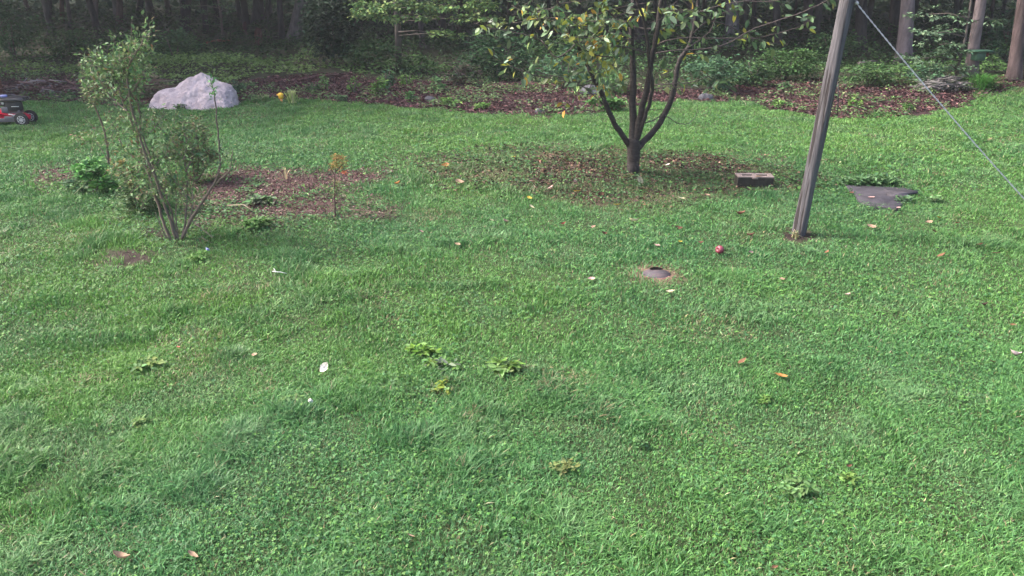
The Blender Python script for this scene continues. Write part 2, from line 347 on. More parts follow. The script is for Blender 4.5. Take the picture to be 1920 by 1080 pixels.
# ------------------------------------------------------------------ grass
def scatter(y0, y1, dens, xpad=.9):
    """uniform points in the seen wedge, density dens(y)"""
    xs = []; ys = []
    for y in np.arange(y0, y1, .25):
        hw = (y + .3) * .72 + .75 + xpad * .5; n = rng.poisson(dens(y) * .25 * 2 * hw)
        xs.append(rng.uniform(-hw, hw, n)); ys.append(rng.uniform(y, y + .25, n))
    return np.concatenate(xs), np.concatenate(ys)
def keepout(x, y):
    k = inpoly(SLABK, x, y) | (((x - LIDC.x) ** 2 + (y - LIDC.y) ** 2) < (LIDR * .97) ** 2)
    return ~k
def grass_layer(x, y, hscale, wscale, nseg):
    n = len(x)
    lump = fbm(x, y, .38, 101, 2); tuft = vn(x, y, .16, 115); patch = fbm(x, y, 2.2, 130, 3); clov = fbm(x, y, .9, 150, 3)
    t2 = sstep(.66, .92, vn(x * .7, y, .26, 118)) * sstep(.35, .6, vn(x, y, 1.4, 119))
    h = (.020 + .042 * t2 + .050 * lump ** 1.5 + .045 * sstep(.62, .95, tuft) * lump + .03 * sstep(.66, .8, fbm(x, y, .5, 160, 2))) * rng.uniform(.55, 1.3, n) * hscale
    w = .0024 * wscale * rng.uniform(.6, 1.4, n)
    fa = vn(x, y, .45, 170) * 2 * np.pi * 1.5 + rng.normal(0, 2.3, n)
    lean = rng.uniform(.25, 1.25, n) * (.6 + .7 * vn(x, y, .3, 180))
    sa = fa + np.pi / 2 + rng.normal(0, .6, n)
    D = np.stack([np.cos(fa), np.sin(fa)], 1); S = np.stack([np.cos(sa), np.sin(sa), rng.normal(0, .15, n)], 1) * w[:, None]
    z = zg(x, y) - .004
    def lev(t):
        hh = h * (t - .28 * lean * t * t); off = h * lean * t * t
        return np.stack([x + D[:, 0] * off, y + D[:, 1] * off, z + hh], 1)
    pts = []
    for k in range(nseg):
        t = k / nseg; c = lev(t); ww = 1 - .25 * t; pts += [c - S * ww, c + S * ww]
    pts.append(lev(1.0)); k = 2 * nseg + 1
    V = np.stack(pts, 1).reshape(-1, 3); b = (np.arange(n) * k)[:, None]
    Q = [b + np.array([2 * i, 2 * i + 1, 2 * i + 3, 2 * i + 2]) for i in range(nseg - 1)]
    T = b + np.array([k - 3, k - 2, k - 1])
    cool = np.array([.064, .180, .064]); warm = np.array([.106, .232, .046]); deep = np.array([.042, .128, .046])
    p = np.clip(patch * 1.7 - .35 + rng.normal(0, .16, n), 0, 1)[:, None]
    far = sstep(9, 15, y)[:, None] * .55
    C = cool * (1 - p) + warm * p; C = C * (1 - far) + np.array([.110, .236, .056]) * far
    dk = (sstep(.50, .75, fbm(x, y, .8, 190, 3)))[:, None] * .45; dk = np.maximum(dk, t2[:, None] * .6); C = C * (1 - dk) + deep * dk
    lt = sstep(.58, .75, fbm(x, y, .45, 440, 2))[:, None] * .4; C = C * (1 - lt) + np.array([.125, .225, .105]) * lt
    C *= np.exp(rng.normal(0, .22, (n, 1)))
    dead = rng.random(n) < (.03 + .13 * c_of(x, y) + .22 * sstep(.66, .78, fbm(x, y, .7, 420, 3))); C[dead] = pick([[.23, .20, .11], [.16, .13, .075], [.27, .26, .16]], dead.sum(), .2)
    cz = c_of(x, y)[:, None] * .55; C = C * (1 - cz) + np.array([.095, .125, .055]) * cz
    pale = rng.random(n) < .07; C[pale] = C[pale] * 1.5 + .035
    return V, Q, T, np.repeat(C, k, 0)
def c_of(x, y): return soft(CHER, x, y, .4, .7)
def mask_grass(x, y):
    lawn, m, d, lid, c, cdd = zones(x, y)
    p = lawn * (1 - .965 * m) * (1 - .985 * d) * (1 - .92 * np.clip(lid * 1.15, 0, 1)) * (1 - .42 * c) * (1 - .62 * cdd)
    p = p * (1 - .35 * sstep(.60, .72, fbm(x, y, .6, 200, 3)))
    return (rng.random(len(x)) < p) & keepout(x, y)
def layer(y0, y1, dens, hs, ws, seg):
    x, y = scatter(y0, y1, dens); k = mask_grass(x, y); return grass_layer(x[k], y[k], hs, ws, seg)
parts = [layer(2.0, 5.0, lambda y: 17000, .85, 1.0, 3), layer(5.0, 9.0, lambda y: 7800 - 800 * (y - 5), .92, 1.45, 2), layer(9.0, 17.5, lambda y: 3300 - 170 * (y - 9), 1.0, 2.3, 2)]
Vs, Fs, Cs = [], [], []; o = 0
for V, Qs, T, C in parts:
    Vs.append(V); Cs.append(C); Fs += [q_ + o for q_ in Qs] + [T + o]; o += len(V)
link_g = link('grass', np_mesh('grass', np.concatenate(Vs), Fs, M['grass'], np.concatenate(Cs)))
tag(link_g, 'short damp green lawn grass covering the yard', 'grass', kind='stuff')
# clover and small broad leaves between the blades
def clover(y0, y1, dens, size):
    x, y = scatter(y0, y1, dens)
    lawn, m, d, lid, c, cdd = zones(x, y)
    cn = fbm(x, y, .9, 150, 3)
    near = sstep(3.9, 3.0, y) * .07 * sstep(-1, 1, x)
    left = sstep(0, -3.5, x) * sstep(5.5, 7, y) * .22 * sstep(11, 9, y)
    p = lawn * np.clip((sstep(.48, .68, cn + near + left) * .42 + .13), 0, 1) * (1 - .75 * m) * (1 - .85 * d) * (1 - .9 * lid) * (1 - .1 * c) * (1 - .55 * cdd)
    k = (rng.random(len(x)) < p) & keepout(x, y); x, y = x[k], y[k]; n = len(x)
    lump = fbm(x, y, .38, 101, 2)
    hz = zg(x, y) + (.010 + .042 * lump) * rng.uniform(.4, 1.35, n)
    base = np.stack([x, y, hz], 1); up = rand_up(n, .38); a0 = rng.uniform(0, 2 * np.pi, n)
    sz = size * rng.uniform(.55, 1.5, n); hue = pick([[.064, .172, .058], [.085, .198, .050], [.058, .150, .060], [.100, .215, .052]], n, .15)
    V = []; F = []; C = []; o = 0
    for j in range(3):
        a = a0 + j * 2.094; D = np.stack([np.cos(a), np.sin(a), np.zeros(n)], 1); D = norm(D - up * np.sum(D * up, 1, keepdims=True))
        S = np.cross(D, up) * sz[:, None]; D = D * sz[:, None]; N = up * sz[:, None]
        pts = [base, base + D * .45 - S * .42 + N * .12, base + D * .95 - S * .36 + N * .04, base + D * .92 - N * .04, base + D * .95 + S * .36 + N * .04, base + D * .45 + S * .42 + N * .12]
        V.append(np.stack(pts, 1).reshape(-1, 3)); b = (np.arange(n) * 6)[:, None] + o
        F += [b + np.array([0, 1, 2, 3]), b + np.array([0, 3, 4, 5])]; C.append(np.repeat(hue, 6, 0)); o += n * 6
    return np.concatenate(V), F, np.concatenate(C)
Vs, Fs, Cs = [], [], []; o = 0
for a in [(2.0, 5.0, lambda y: 4000, .0076), (5.0, 9.0, lambda y: 2100 - 170 * (y - 5), .0102), (9.0, 16.5, lambda y: 850 - 35 * (y - 9), .017)]:
    V, Fq, C = clover(*a); Vs.append(V); Cs.append(C); Fs += [f + o for f in Fq]; o += len(V)
tag(link('clover', np_mesh('clover', np.concatenate(Vs), Fs, M['leaf'], np.concatenate(Cs))), 'low clover and small round weeds mixed through the lawn', 'clover', kind='stuff')

# ------------------------------------------------------------------ leaf litter, bark mulch
def litter(name, x, y, L, cols, label, cat, material, up=.35, lift=.01, jit=.3):
    n = len(x); P0 = np.stack([x, y, zg(x, y) + lift + rng.uniform(0, .02, n)], 1)
    V, Fa, C = leaf_arrays(P0, rand_dirs(n, -.1, .35), rand_up(n, up), L * rng.uniform(.5, 1.4, n), L * rng.uniform(.25, .75, n), pick(cols, n, jit), bend=.1, detail=False, fold=.2)
    return tag(link(name, np_mesh(name, V, Fa, material, C)), label, cat, kind='stuff')
x = rng.uniform(-16, 17, 120000); y = rng.uniform(12.8, 21, 120000); k = (y > edgeY(x) - .15 + (vn(x, y, .6, 5) - .5) * .6) & (y < bandY(x) + (vn(x, y, .8, 77) - .5) * 1.2) & (rng.random(120000) < .45 + .55 * sstep(.35, .6, fbm(x, y, .9, 222)))
litter('leaf_litter', x[k], y[k], .075, [[.080, .036, .042], [.055, .026, .032], [.12, .058, .060], [.030, .016, .020], [.15, .085, .085], [.075, .034, .04]], 'band of reddish brown dead leaves between the lawn and the woods', 'leaf litter', M['dull'], .45)
def in_region(poly, n, j=.2, s=.4):
    xs = [p[0] for p in poly]; ys = [p[1] for p in poly]
    x = rng.uniform(min(xs) - .3, max(xs) + .3, n); y = rng.uniform(min(ys) - .3, max(ys) + .3, n); k = rng.random(n) < soft(poly, x, y, j, s); return x[k], y[k]
a = in_region(MULCH, 17000, .38, .3); b = in_region(MULCH2, 3400, .3, .3); 
litter('bark_mulch', np.concatenate([a[0], b[0]]), np.concatenate([a[1], b[1]]), .032, [[.090, .050, .050], [.062, .034, .036], [.125, .075, .070], [.040, .024, .026], [.10, .055, .06], [.20, .15, .13]], 'reddish bark mulch and straw on the planting bed at the left', 'mulch', M['dull'], .5, .004)
a = in_region(CHER, 5200, .4, .7); b = in_region(CHERD, 3200); c = in_region(CHERR, 2600)
litter('tree_litter', np.concatenate([a[0], b[0], c[0]]), np.concatenate([a[1], b[1], c[1]]), .048, [[.045, .028, .026], [.065, .04, .034], [.095, .058, .042], [.028, .019, .018], [.15, .10, .07]], 'dark crumbled leaves and twigs on the thin grass under the young tree', 'leaf litter', M['dull'], .5, .02)
x = rng.uniform(-16, 15, 60000); y = rng.uniform(12.8, 20, 60000); k = (y > edgeY(x) - .2) & (y < bandY(x) + .5) & (fbm(x, y, .55, 260, 2) > .54 + .12 * (vn(x, y, 3, 261) - .5)); bwx, bwy = x[k], y[k]
# low weeds over the bed and under the tree
def ground_leaves(name, x, y, L, cols, h, label, cat, jit=.25, detail=False):
    n = len(x); P0 = np.stack([x, y, zg(x, y) + h * rng.random(n)], 1)
    V, Fa, C = leaf_arrays(P0, rand_dirs(n, -.1, .5), rand_up(n, .5), L * rng.uniform(.6, 1.4, n), L * rng.uniform(.4, .8, n), pick(cols, n, jit), detail=detail)
    return tag(link(name, np_mesh(name, V, Fa, M['leaf'], C)), label, cat, kind='stuff')
GREENS = [[.075, .175, .064], [.062, .145, .064], [.100, .205, .062], [.050, .115, .050]]
xs, ys = [], []
for poly, n, th in [(MULCH, 12000, .60), (CHER, 16000, .50), (wpoly([(150, 360), (330, 395), (700, 405), (740, 430), (500, 440), (380, 470), (290, 470), (200, 420)]), 9000, .38), (wpoly([(420, 270), (640, 282), (720, 305), (560, 312), (430, 300)]), 6000, .35), (MULCH2, 2500, .45), (wpoly([(130, 180), (440, 200), (440, 215), (130, 200)]), 1200, .4), (wpoly([(1480, 330), (1720, 340), (1740, 400), (1560, 420), (1520, 460), (1460, 450)]), 6000, .5)]:
    a, b = in_region(poly, n); k = (fbm(a, b, .35, 240, 2) > th) & keepout(a, b); xs.append(a[k]); ys.append(b[k])
ground_leaves('band_weeds', bwx, bwy, .06, [[.09, .17, .06], [.07, .14, .06], [.12, .20, .07], [.15, .20, .10]], .13, 'small green weeds coming up through the dead leaves', 'weeds')
ground_leaves('low_weeds', np.concatenate(xs), np.concatenate(ys), .035, GREENS, .06, 'creeping leafy weeds over the bed edges and under the young tree', 'weeds')

# ------------------------------------------------------------------ plants with a stem
def leafy_cloud(n, c, r, L, cols, aspect=.5, detail=False, zlo=-.3, zhi=.5, shell=.0, jit=.22, w=None, clump=None, ups=.7):
    """n leaves in an uneven ellipsoid cloud (clumped)"""
    c = np.array(c, float); r = np.array(r, float)
    if clump:
        cc = norm(rng.normal(0, 1, (clump, 3))) * rng.uniform(.25, 1, (clump, 1)) ** .5; i = rng.integers(0, clump, n)
        p = cc[i] * .8 + rng.normal(0, .16, (n, 3)) * rng.uniform(.5, 1.5, (n, 1))
    else:
        p = norm(rng.normal(0, 1, (n, 3))) * rng.uniform(shell, 1, (n, 1)) ** .45
    P0 = c + p * r
    D = norm(rand_dirs(n, zlo, zhi) + p * .5)
    Ls = L * rng.uniform(.55, 1.3, n)
    return leaf_arrays(P0, D, rand_up(n, ups), Ls, Ls * aspect * rng.uniform(.8, 1.25, n), pick(cols, n, jit, w), detail=detail)
def cloud_obj(name, parts, material, parent=None, off=(0, 0, 0)):
    Vs, Fs, Cs = [], [], []; o = 0
    for V, Fa, C in parts:
        Vs.append(V); Cs.append(C); Fs += [f + o for f in Fa]; o += len(V)
    by = {}
    for f in Fs: by.setdefault(f.shape[1], []).append(f)
    return link(name, np_mesh(name, np.concatenate(Vs) - np.array(off), [np.concatenate(v) for v in by.values()], material, np.concatenate(Cs)), parent)
def along(path, n, spread, L, cols, t0=.2, aspect=.5, detail=True, droop=-.2, jit=.2, w=None, twigs=None):
    """leaves (on short twigs) along a branch path"""
    pts = np.array([tuple(p) for p in path]); m = len(pts) - 1
    t = rng.uniform(t0, 1, n) * m; i = np.minimum(t.astype(int), m - 1); f = (t - i)[:, None]
    base = pts[i] * (1 - f) + pts[i + 1] * f; tang = norm(pts[i + 1] - pts[i])
    off = norm(rng.normal(0, 1, (n, 3))) * spread * rng.random((n, 1)) ** .7
    D = norm(tang * .5 + norm(off + 1e-6) * .6 + rng.normal(0, .5, (n, 3)) + np.array([0, 0, droop]))
    if twigs is not None:
        for k in rng.choice(n, min(n, twigs[1]), replace=False):
            twigs[0].tube([base[k], base[k] + off[k] * .6 + np.array([0, 0, .01]), base[k] + off[k]], [.0022, .0016, .001], 4, (.09, .07, .06))
    Ls = L * rng.uniform(.6, 1.25, n)
    return leaf_arrays(base + off, D, rand_up(n, .8), Ls, Ls * aspect * rng.uniform(.8, 1.2, n), pick(cols, n, jit, w), bend=.22, detail=detail)

# ---- the young tree in the middle
TB = P(1187, 326); TY = TB.y
tree = empty('young_tree', TB, 'young multi-stemmed fruit tree with dark bark and sparse yellowing leaves', 'tree')
def pix_path(pts, Y0=None, dY=0.0):
    """pixel polyline with a gentle run in depth dY from its foot to its tip"""
    Y0 = TY if Y0 is None else Y0; n = len(pts); o = []
    for i, p in enumerate(pts):
        yy = p[2] if len(p) > 2 else dY * (i / (n - 1))
        o.append(at(p[0], p[1], Y0 + yy))
    return o
def limb(name, pts, w0, w1, dY, parent, off, material, n=10, Y0=None, sub=4, jit=.012, c=(.05, .04, .038), flare=False, wob=.10):
    path = smooth_path(pix_path(pts, Y0, dY), sub, jit); k = len(path); s = 1 / pxm(path[0].y, path[0].z)
    rad = [(w0 + (w1 - w0) * (i / (k - 1)) ** .8) * .5 * s for i in range(k)]
    if flare: rad[0] *= 1.25; rad[1] *= 1.1
    mb = MB().tube(path, rad, n, c, wob=wob); mb.build(name, material, parent, off=off, smooth=True)
    return path
limb('trunk', [(1187, 336), (1187, 318), (1188, 295), (1188, 275), (1189, 262)], 24, 23, 0, tree, TB, M['bark'], 14, flare=True)
Lp = []
Lp.append(limb('limb', [(1186, 275), (1187, 240), (1186, 200), (1187, 160), (1186, 120), (1184, 60), (1188, 0), (1196, -90), (1190, -200)], 17, 7, .25, tree, TB, M['bark']))
Lp.append(limb('limb', [(1191, 275), (1197, 235), (1207, 190), (1216, 150), (1222, 110), (1232, 60), (1240, 0), (1256, -90), (1270, -190)], 14, 6, -.2, tree, TB, M['bark']))
Lp.append(limb('limb', [(1194, 268), (1205, 230), (1219, 190), (1223, 160), (1217, 120), (1214, 75), (1205, 30), (1192, -10), (1180, -80)], 9, 3.5, -.55, tree, TB, M['bark'], 8))
Lp.append(limb('limb', [(1194, 279), (1206, 266), (1228, 243), (1247, 212), (1262, 175), (1268, 140), (1274, 113), (1290, 90), (1299, 60), (1308, 10), (1318, -70), (1335, -160)], 14, 5, .35, tree, TB, M['bark']))
Lp.append(limb('limb', [(1183, 277), (1170, 258), (1152, 232), (1138, 200), (1126, 172), (1113, 148), (1098, 115), (1082, 82), (1062, 48), (1045, 0), (1020, -80)], 12, 4, -.35, tree, TB, M['bark']))
tw = MB()
TW = [([(1134, 208), (1110, 208), (1090, 206), (1070, 198), (1056, 185)], 2.5, -.3), ([(1131, 195), (1112, 178), (1095, 163), (1075, 156), (1045, 152)], 2.6, -.4),
 ([(1113, 150), (1085, 155), (1050, 148), (1010, 143), (960, 125), (925, 108)], 2.6, -.5), ([(1090, 152), (1055, 146), (1012, 135), (985, 115), (960, 103), (925, 66)], 2.2, -.2),
 ([(1080, 82), (1045, 108), (1015, 78), (995, 68), (960, 60), (920, 52), (888, 44)], 2.6, -.6), ([(1015, 75), (1030, 95), (1048, 117)], 1.8, -.3),
 ([(960, 60), (935, 48), (910, 30), (890, 22)], 2.0, -.7), ([(930, 55), (905, 52), (888, 44)], 1.8, -.8),
 ([(1183, 96), (1160, 106), (1130, 106), (1105, 98), (1080, 80), (1062, 68)], 3.0, -.5), ([(1214, 100), (1185, 91), (1150, 84), (1115, 65), (1080, 45), (1060, 30)], 3.0, -.6),
 ([(1186, 75), (1165, 72), (1140, 60), (1125, 40), (1110, 25)], 2.4, -.3), ([(1184, 50), (1165, 40), (1147, 28), (1130, 8), (1115, -20)], 4.0, -.5),
 ([(1180, 48), (1215, 54), (1250, 47), (1290, 30), (1320, 20), (1380, 4), (1450, 2), (1470, -6)], 3.0, -.5), ([(1240, 25), (1262, 8), (1290, -15)], 2.4, .2),
 ([(1234, 84), (1250, 76), (1285, 71), (1350, 72), (1410, 72), (1450, 64), (1495, 52), (1522, 36)], 2.8, -.4), ([(1219, 102), (1260, 95), (1320, 92), (1362, 82), (1415, 53), (1478, 32), (1530, 12), (1565, -8)], 2.8, -.55),
 ([(1300, 62), (1325, 42), (1360, 46), (1400, 66), (1440, 80), (1465, 78)], 2.0, .3), ([(1308, 10), (1290, 32), (1262, 40), (1235, 60)], 2.4, .1),
 ([(1225, 160), (1260, 157), (1300, 153), (1330, 142)], 2.3, -.3), ([(1225, 168), (1255, 163), (1300, 166), (1345, 163)], 2.0, .1),
 ([(1209, 231), (1228, 224), (1240, 214)], 2.6, .1), ([(1216, 206), (1232, 206), (1250, 205)], 2.2, .2),
 ([(1248, 216), (1262, 226), (1275, 232), (1292, 231), (1303, 220), (1308, 205), (1307, 195)], 1.8, .1),
 ([(1113, 150), (1105, 170), (1120, 165), (1150, 160)], 1.8, .3), ([(1098, 115), (1120, 108), (1135, 118)], 2.0, .3), ([(1126, 172), (1135, 178), (1150, 165), (1165, 150)], 1.6, .2),
 ([(1060, 48), (1035, 40), (1010, 30), (985, 15)], 2.4, -.4), ([(1048, 10), (1020, 20), (990, 25), (960, 10)], 2.2, .3), ([(1290, 90), (1330, 60), (1345, 30), (1380, 20), (1420, 35)], 2.2, .5)]
paths = []
for pts, w, dy in TW:
    base_dy = 0
    path = smooth_path(pix_path(pts, TY, dy), 4, .01); s = 1 / pxm(path[0].y, path[0].z); k = len(path)
    tw.tube(path, [w * .52 * s * (1 - .6 * i / (k - 1)) for i in range(k)], 5, (.075, .058, .056)); paths.append(path)
CH = CH
GL = [[.095, .165, .075], [.075, .130, .068], [.150, .205, .070], [.26, .28, .045], [.42, .26, .05], [.25, .33, .22]]
GW = [.27, .24, .24, .11, .03, .11]
lv = []
dens = [12, 26, 22, 16, 20, 6, 12, 8, 52, 50, 30, 26, 36, 14, 30, 24, 14, 14, 8, 5, 0, 0, 0, 6, 14, 12, 30, 26, 16]
for path, n in zip(paths, dens):
    if n: lv.append(along(path, int(n * 1.2), .11, .102, GL, .22, .5, True, -.35, w=GW, twigs=(tw, int(n * .6))))
# leaf sprays that fill the left and upper part of the crown
for (px, py, rx, ry, n) in [(1105, 55, 75, 50, 130), (1060, 35, 60, 40, 90), (1085, 110, 60, 34, 75), (1150, 100, 50, 45, 60), (1110, 142, 55, 24, 55), (1000, 35, 40, 30, 34), (1180, 30, 40, 30, 40), (1250, 15, 50, 20, 26), (1265, 35, 40, 25, 22), (1345, 150, 30, 14, 14), (1290, 110, 22, 18, 9), (1235, 150, 18, 26, 12), (1160, 150, 25, 15, 16)]:
    for _ in range(max(1, n // 8)):
        cx = px + random.gauss(0, rx * .55); cy = py + random.gauss(0, ry * .55); dY = random.uniform(-.6, .5)
        c0 = at(cx, cy, TY + dY); d = Vector((random.uniform(-1, 1), random.uniform(-.6, .6), random.uniform(-.5, .2))).normalized() * random.uniform(.15, .32)
        pth = smooth_path([c0 - d * 1.1, c0 + Vector((0, 0, .02)), c0 + d], 3, .01)
        tw.tube(pth, [.0032 - .0018 * i / (len(pth) - 1) for i in range(len(pth))], 4, (.075, .058, .056))
        lv.append(along(pth, 8, .035, .105, GL, .0, .5, True, -.35, w=GW))
# the part of the crown above the picture
for _ in range(110):
    c0 = Vector((TB.x + random.gauss(0, .9), TY + random.gauss(0, .7), random.uniform(2.35, 3.6))); d = Vector((random.uniform(-1, 1), random.uniform(-1, 1), random.uniform(-.2, .6))).normalized() * .25
    pth = [c0 - d, c0, c0 + d]; tw.tube(pth, [.004, .003, .0015], 4, (.075, .058, .056)); lv.append(along(pth, 7, .05, .085, GL, 0, .46, False, -.3, w=GW))
tw.build('twigs', M['twig'], tree, off=TB)
cloud_obj('foliage', lv, M['leaf'], tree, TB)

# ---- the tall shrub at the left
SB = P(335, 452); SY = SB.y
sh = empty('tall_shrub', SB, 'tall open shrub with thin bare stems and leafy tips in front of the boulder', 'shrub')
sm = MB(); sl = []
SHG = [[.100, .185, .070], [.062, .128, .060], [.115, .200, .070], [.15, .18, .08], [.15, .105, .06]]
SHW = [.34, .26, .24, .11, .05]
ST = [([(322, 455), (306, 415), (292, 370), (280, 330), (266, 290), (254, 250), (240, 210), (226, 182), (212, 165)], 6, .3, 60), ([(332, 452), (314, 400), (296, 345), (275, 295), (262, 255), (250, 215), (243, 180), (238, 145), (244, 115), (262, 90), (272, 60)], 5.5, -.15, 95),
 ([(336, 452), (318, 405), (300, 360), (283, 300), (265, 250), (261, 205), (252, 160), (235, 130), (215, 110)], 4.5, .1, 75), ([(340, 450), (360, 408), (384, 372), (400, 348), (408, 330), (412, 318)], 7, -.1, 0),
 ([(404, 340), (413, 310), (411, 275), (407, 235), (404, 195), (399, 165), (394, 148)], 4, .05, 0), ([(400, 348), (418, 332), (431, 318), (434, 300), (437, 280)], 3.4, -.2, 8),
 ([(342, 448), (348, 405), (352, 360), (350, 320), (338, 285), (322, 262), (300, 240), (280, 222)], 4.2, .4, 50), ([(330, 448), (322, 400), (308, 360), (288, 330), (262, 305), (240, 285), (222, 262)], 4, .3, 50),
 ([(312, 446), (300, 420), (291, 398)], 3, -.1, 0), ([(345, 446), (352, 420), (362, 380), (358, 350)], 3.4, .2, 12), ([(335, 450), (330, 410), (332, 370), (326, 335)], 3, .1, 20),
 ([(360, 412), (372, 424), (388, 436), (399, 446)], 2.2, -.25, 0), ([(350, 320), (362, 290), (368, 258), (372, 235)], 3, .3, 34), ([(345, 300), (350, 270), (344, 240), (338, 225)], 2.6, .3, 30),
 ([(240, 210), (222, 195), (205, 180), (190, 165), (175, 150), (165, 135)], 3.4, .2, 50), ([(250, 215), (248, 180), (262, 150), (275, 125)], 2.6, -.2, 35), ([(238, 145), (215, 125), (190, 112), (170, 105)], 2.6, .1, 46),
 ([(262, 90), (276, 78), (282, 58), (278, 45)], 2, 0, 12), ([(244, 115), (232, 95), (222, 85), (214, 82)], 2, 0, 14), ([(265, 250), (285, 245), (300, 225), (310, 212)], 2.2, .2, 18), ([(285, 320), (300, 300), (322, 290), (335, 278)], 2, .2, 22),
 ([(300, 372), (312, 350), (330, 340)], 2, .1, 22), ([(350, 372), (340, 350), (322, 338)], 2, 0, 16), ([(226, 182), (215, 150), (210, 130), (196, 118)], 2.4, .1, 46), ([(232, 190), (225, 160), (232, 128), (228, 105)], 2.4, -.1, 46)]
for pts, w, dy, n in ST:
    path = smooth_path(pix_path(pts, SY, dy), 4, .012); k = len(path); s = 1 / pxm(path[0].y, path[0].z)
    cc = random.choice([(.13, .10, .085), (.10, .078, .068), (.17, .14, .12)])
    sm.tube(path, [w * .5 * s * (1 - .62 * i / (k - 1)) for i in range(k)], 6, cc, wob=.2)
    if n: sl.append(along(path, int(n * 3.0), .11, .042, SHG, .38, .5, True, .1, w=SHW, twigs=(sm, n // 2)))
for (px, py, rx, ry, n) in [(222, 118, 46, 26, 150), (255, 88, 22, 20, 60), (215, 145, 46, 22, 110), (175, 155, 20, 16, 50), (345, 268, 42, 32, 200), (235, 235, 55, 35, 170), (255, 320, 46, 28, 200), (300, 300, 44, 26, 170), (325, 345, 26, 28, 130), (285, 360, 36, 22, 110)]:
    for _ in range(n // 8):
        c0 = at(px + random.gauss(0, rx * .6), py + random.gauss(0, ry * .6), SY + random.uniform(-.3, .5)); d = Vector((random.uniform(-.6, .6), random.uniform(-.4, .4), random.uniform(.1, 1))).normalized() * random.uniform(.08, .18)
        pth = [c0 - d, c0, c0 + d]; sm.tube(pth, [.0028, .002, .001], 4, (.13, .10, .08)); sl.append(along(pth, 15, .035, .042, SHG, 0, .5, True, .15, w=SHW))
pp = pix_path([(404, 195), (399, 165), (394, 145)], SY, 0); sl.append(along(pp, 34, .05, .05, [[.10, .22, .09], [.085, .19, .085]], 0, .42, True, .25))
sl.append(along(pix_path([(411, 300), (408, 235), (404, 200)], SY, 0), 16, .05, .04, SHG, 0, .5, True, .1, w=SHW))
sm.build('stems', M['twig'], sh, off=SB); cloud_obj('foliage', sl, M['leaf'], sh, SB)

def small_plant(name, base, label, cat, stems, leaves, mats='leaf', group=None, scol=(.12, .09, .07), extra=None):
    """stems: list of (pixel path, width px, dY); leaves: list of (px,py,rx,ry,depth,n,L,aspect,cols,clump)"""
    e = empty(name, base, label, cat, group); st = MB(); lv = []
    for pts, w, dy in stems:
        path = smooth_path(pix_path(pts, base.y, dy), 3, .008); k = len(path); s = 1 / pxm(path[0].y, path[0].z)
        st.tube(path, [w * .5 * s * (1 - .55 * i / (k - 1)) for i in range(k)], 5, scol, wob=.15)
    for (px, py, rx, ry, dp, n, L, asp, cols, cl) in leaves:
        n = int(n * (1.7 if n < 250 else 2.6))
        c0 = at(px, py, base.y + dp * .2); s = 1 / pxm(base.y, c0.z)
        lv.append(leafy_cloud(n, c0, (rx * s, dp, ry * s), L, cols, asp, n < 700, clump=cl))
    if stems: st.build('stem', M['twig'], e, off=base)
    if lv: cloud_obj('foliage', lv, M[mats], e, base)
    return e
OL = [[.060, .110, .045], [.045, .085, .038], [.085, .135, .050], [.11, .085, .045]]
b = P(205, 334)
small_plant('slender_shrub', b, 'slender thin-stemmed shrub with sparse yellowish leaves behind the left edge of the tall shrub', 'shrub', [([(206, 336), (203, 300), (200, 270), (192, 235), (180, 205), (168, 178), (160, 160)], 5, .1), ([(200, 275), (212, 250), (222, 230)], 2.2, .1), ([(203, 300), (190, 280), (178, 262)], 2, .1), ([(186, 218), (178, 195), (184, 180)], 2, 0)],
  [(172, 175, 24, 26, .25, 110, .05, .45, [[.13, .19, .07], [.09, .15, .06], [.19, .18, .08]], 12), (190, 250, 26, 34, .25, 90, .045, .45, SHG, 12), (160, 250, 18, 22, .2, 36, .045, .45, [[.17, .13, .07], [.10, .15, .06]], 6), (212, 216, 18, 20, .2, 40, .045, .45, SHG, 6)])
b = P(368, 342)
small_plant('dense_shrub', b, 'dense dark olive shrub with a dark hollow base behind the stems of the tall shrub', 'shrub', [([(366, 344), (362, 310), (352, 280), (345, 250)], 4, 0), ([(368, 344), (372, 300), (370, 260), (374, 230)], 4, .1), ([(366, 344), (388, 310), (395, 285)], 3, .1), ([(364, 344), (340, 310), (322, 290)], 3, 0)],
  [(358, 258, 36, 38, .36, 620, .042, .42, OL, 34), (375, 300, 38, 28, .34, 520, .042, .42, OL, 26), (335, 285, 26, 26, .3, 260, .042, .42, OL, 16), (372, 235, 22, 20, .25, 160, .042, .42, OL, 8)])
b = P(262, 398)
small_plant('low_shrub', b, 'low spreading dark green shrub directly left of the foot of the tall shrub', 'shrub', [([(262, 400), (240, 370), (225, 350)], 3, 0), ([(264, 400), (285, 370), (300, 350)], 3, 0), ([(262, 400), (262, 360), (258, 335)], 3, 0)],
  [(268, 362, 52, 26, .34, 760, .042, .5, [[.070, .135, .055], [.055, .105, .05], [.10, .16, .06]], 34), (240, 330, 34, 20, .3, 260, .042, .5, [[.09, .16, .06], [.17, .15, .06], [.07, .13, .055]], 14), (310, 340, 22, 18, .25, 170, .042, .5, SHG, 10)])
b = P(176, 362)
small_plant('leafy_plant', b, 'bright green big-leaved bushy plant on the bed left of the low shrub', 'plant', [([(176, 364), (170, 340), (160, 315)], 3, 0), ([(178, 364), (190, 335), (200, 320)], 3, 0)],
  [(170, 318, 30, 20, .28, 330, .075, .5, [[.085, .235, .06], [.07, .19, .06], [.11, .27, .07]], 16), (195, 345, 24, 16, .25, 210, .07, .5, [[.085, .235, .06], [.10, .25, .05]], 10), (145, 348, 28, 14, .25, 220, .05, .5, [[.06, .13, .065], [.08, .16, .07]], 12)])
b = P(222, 330)
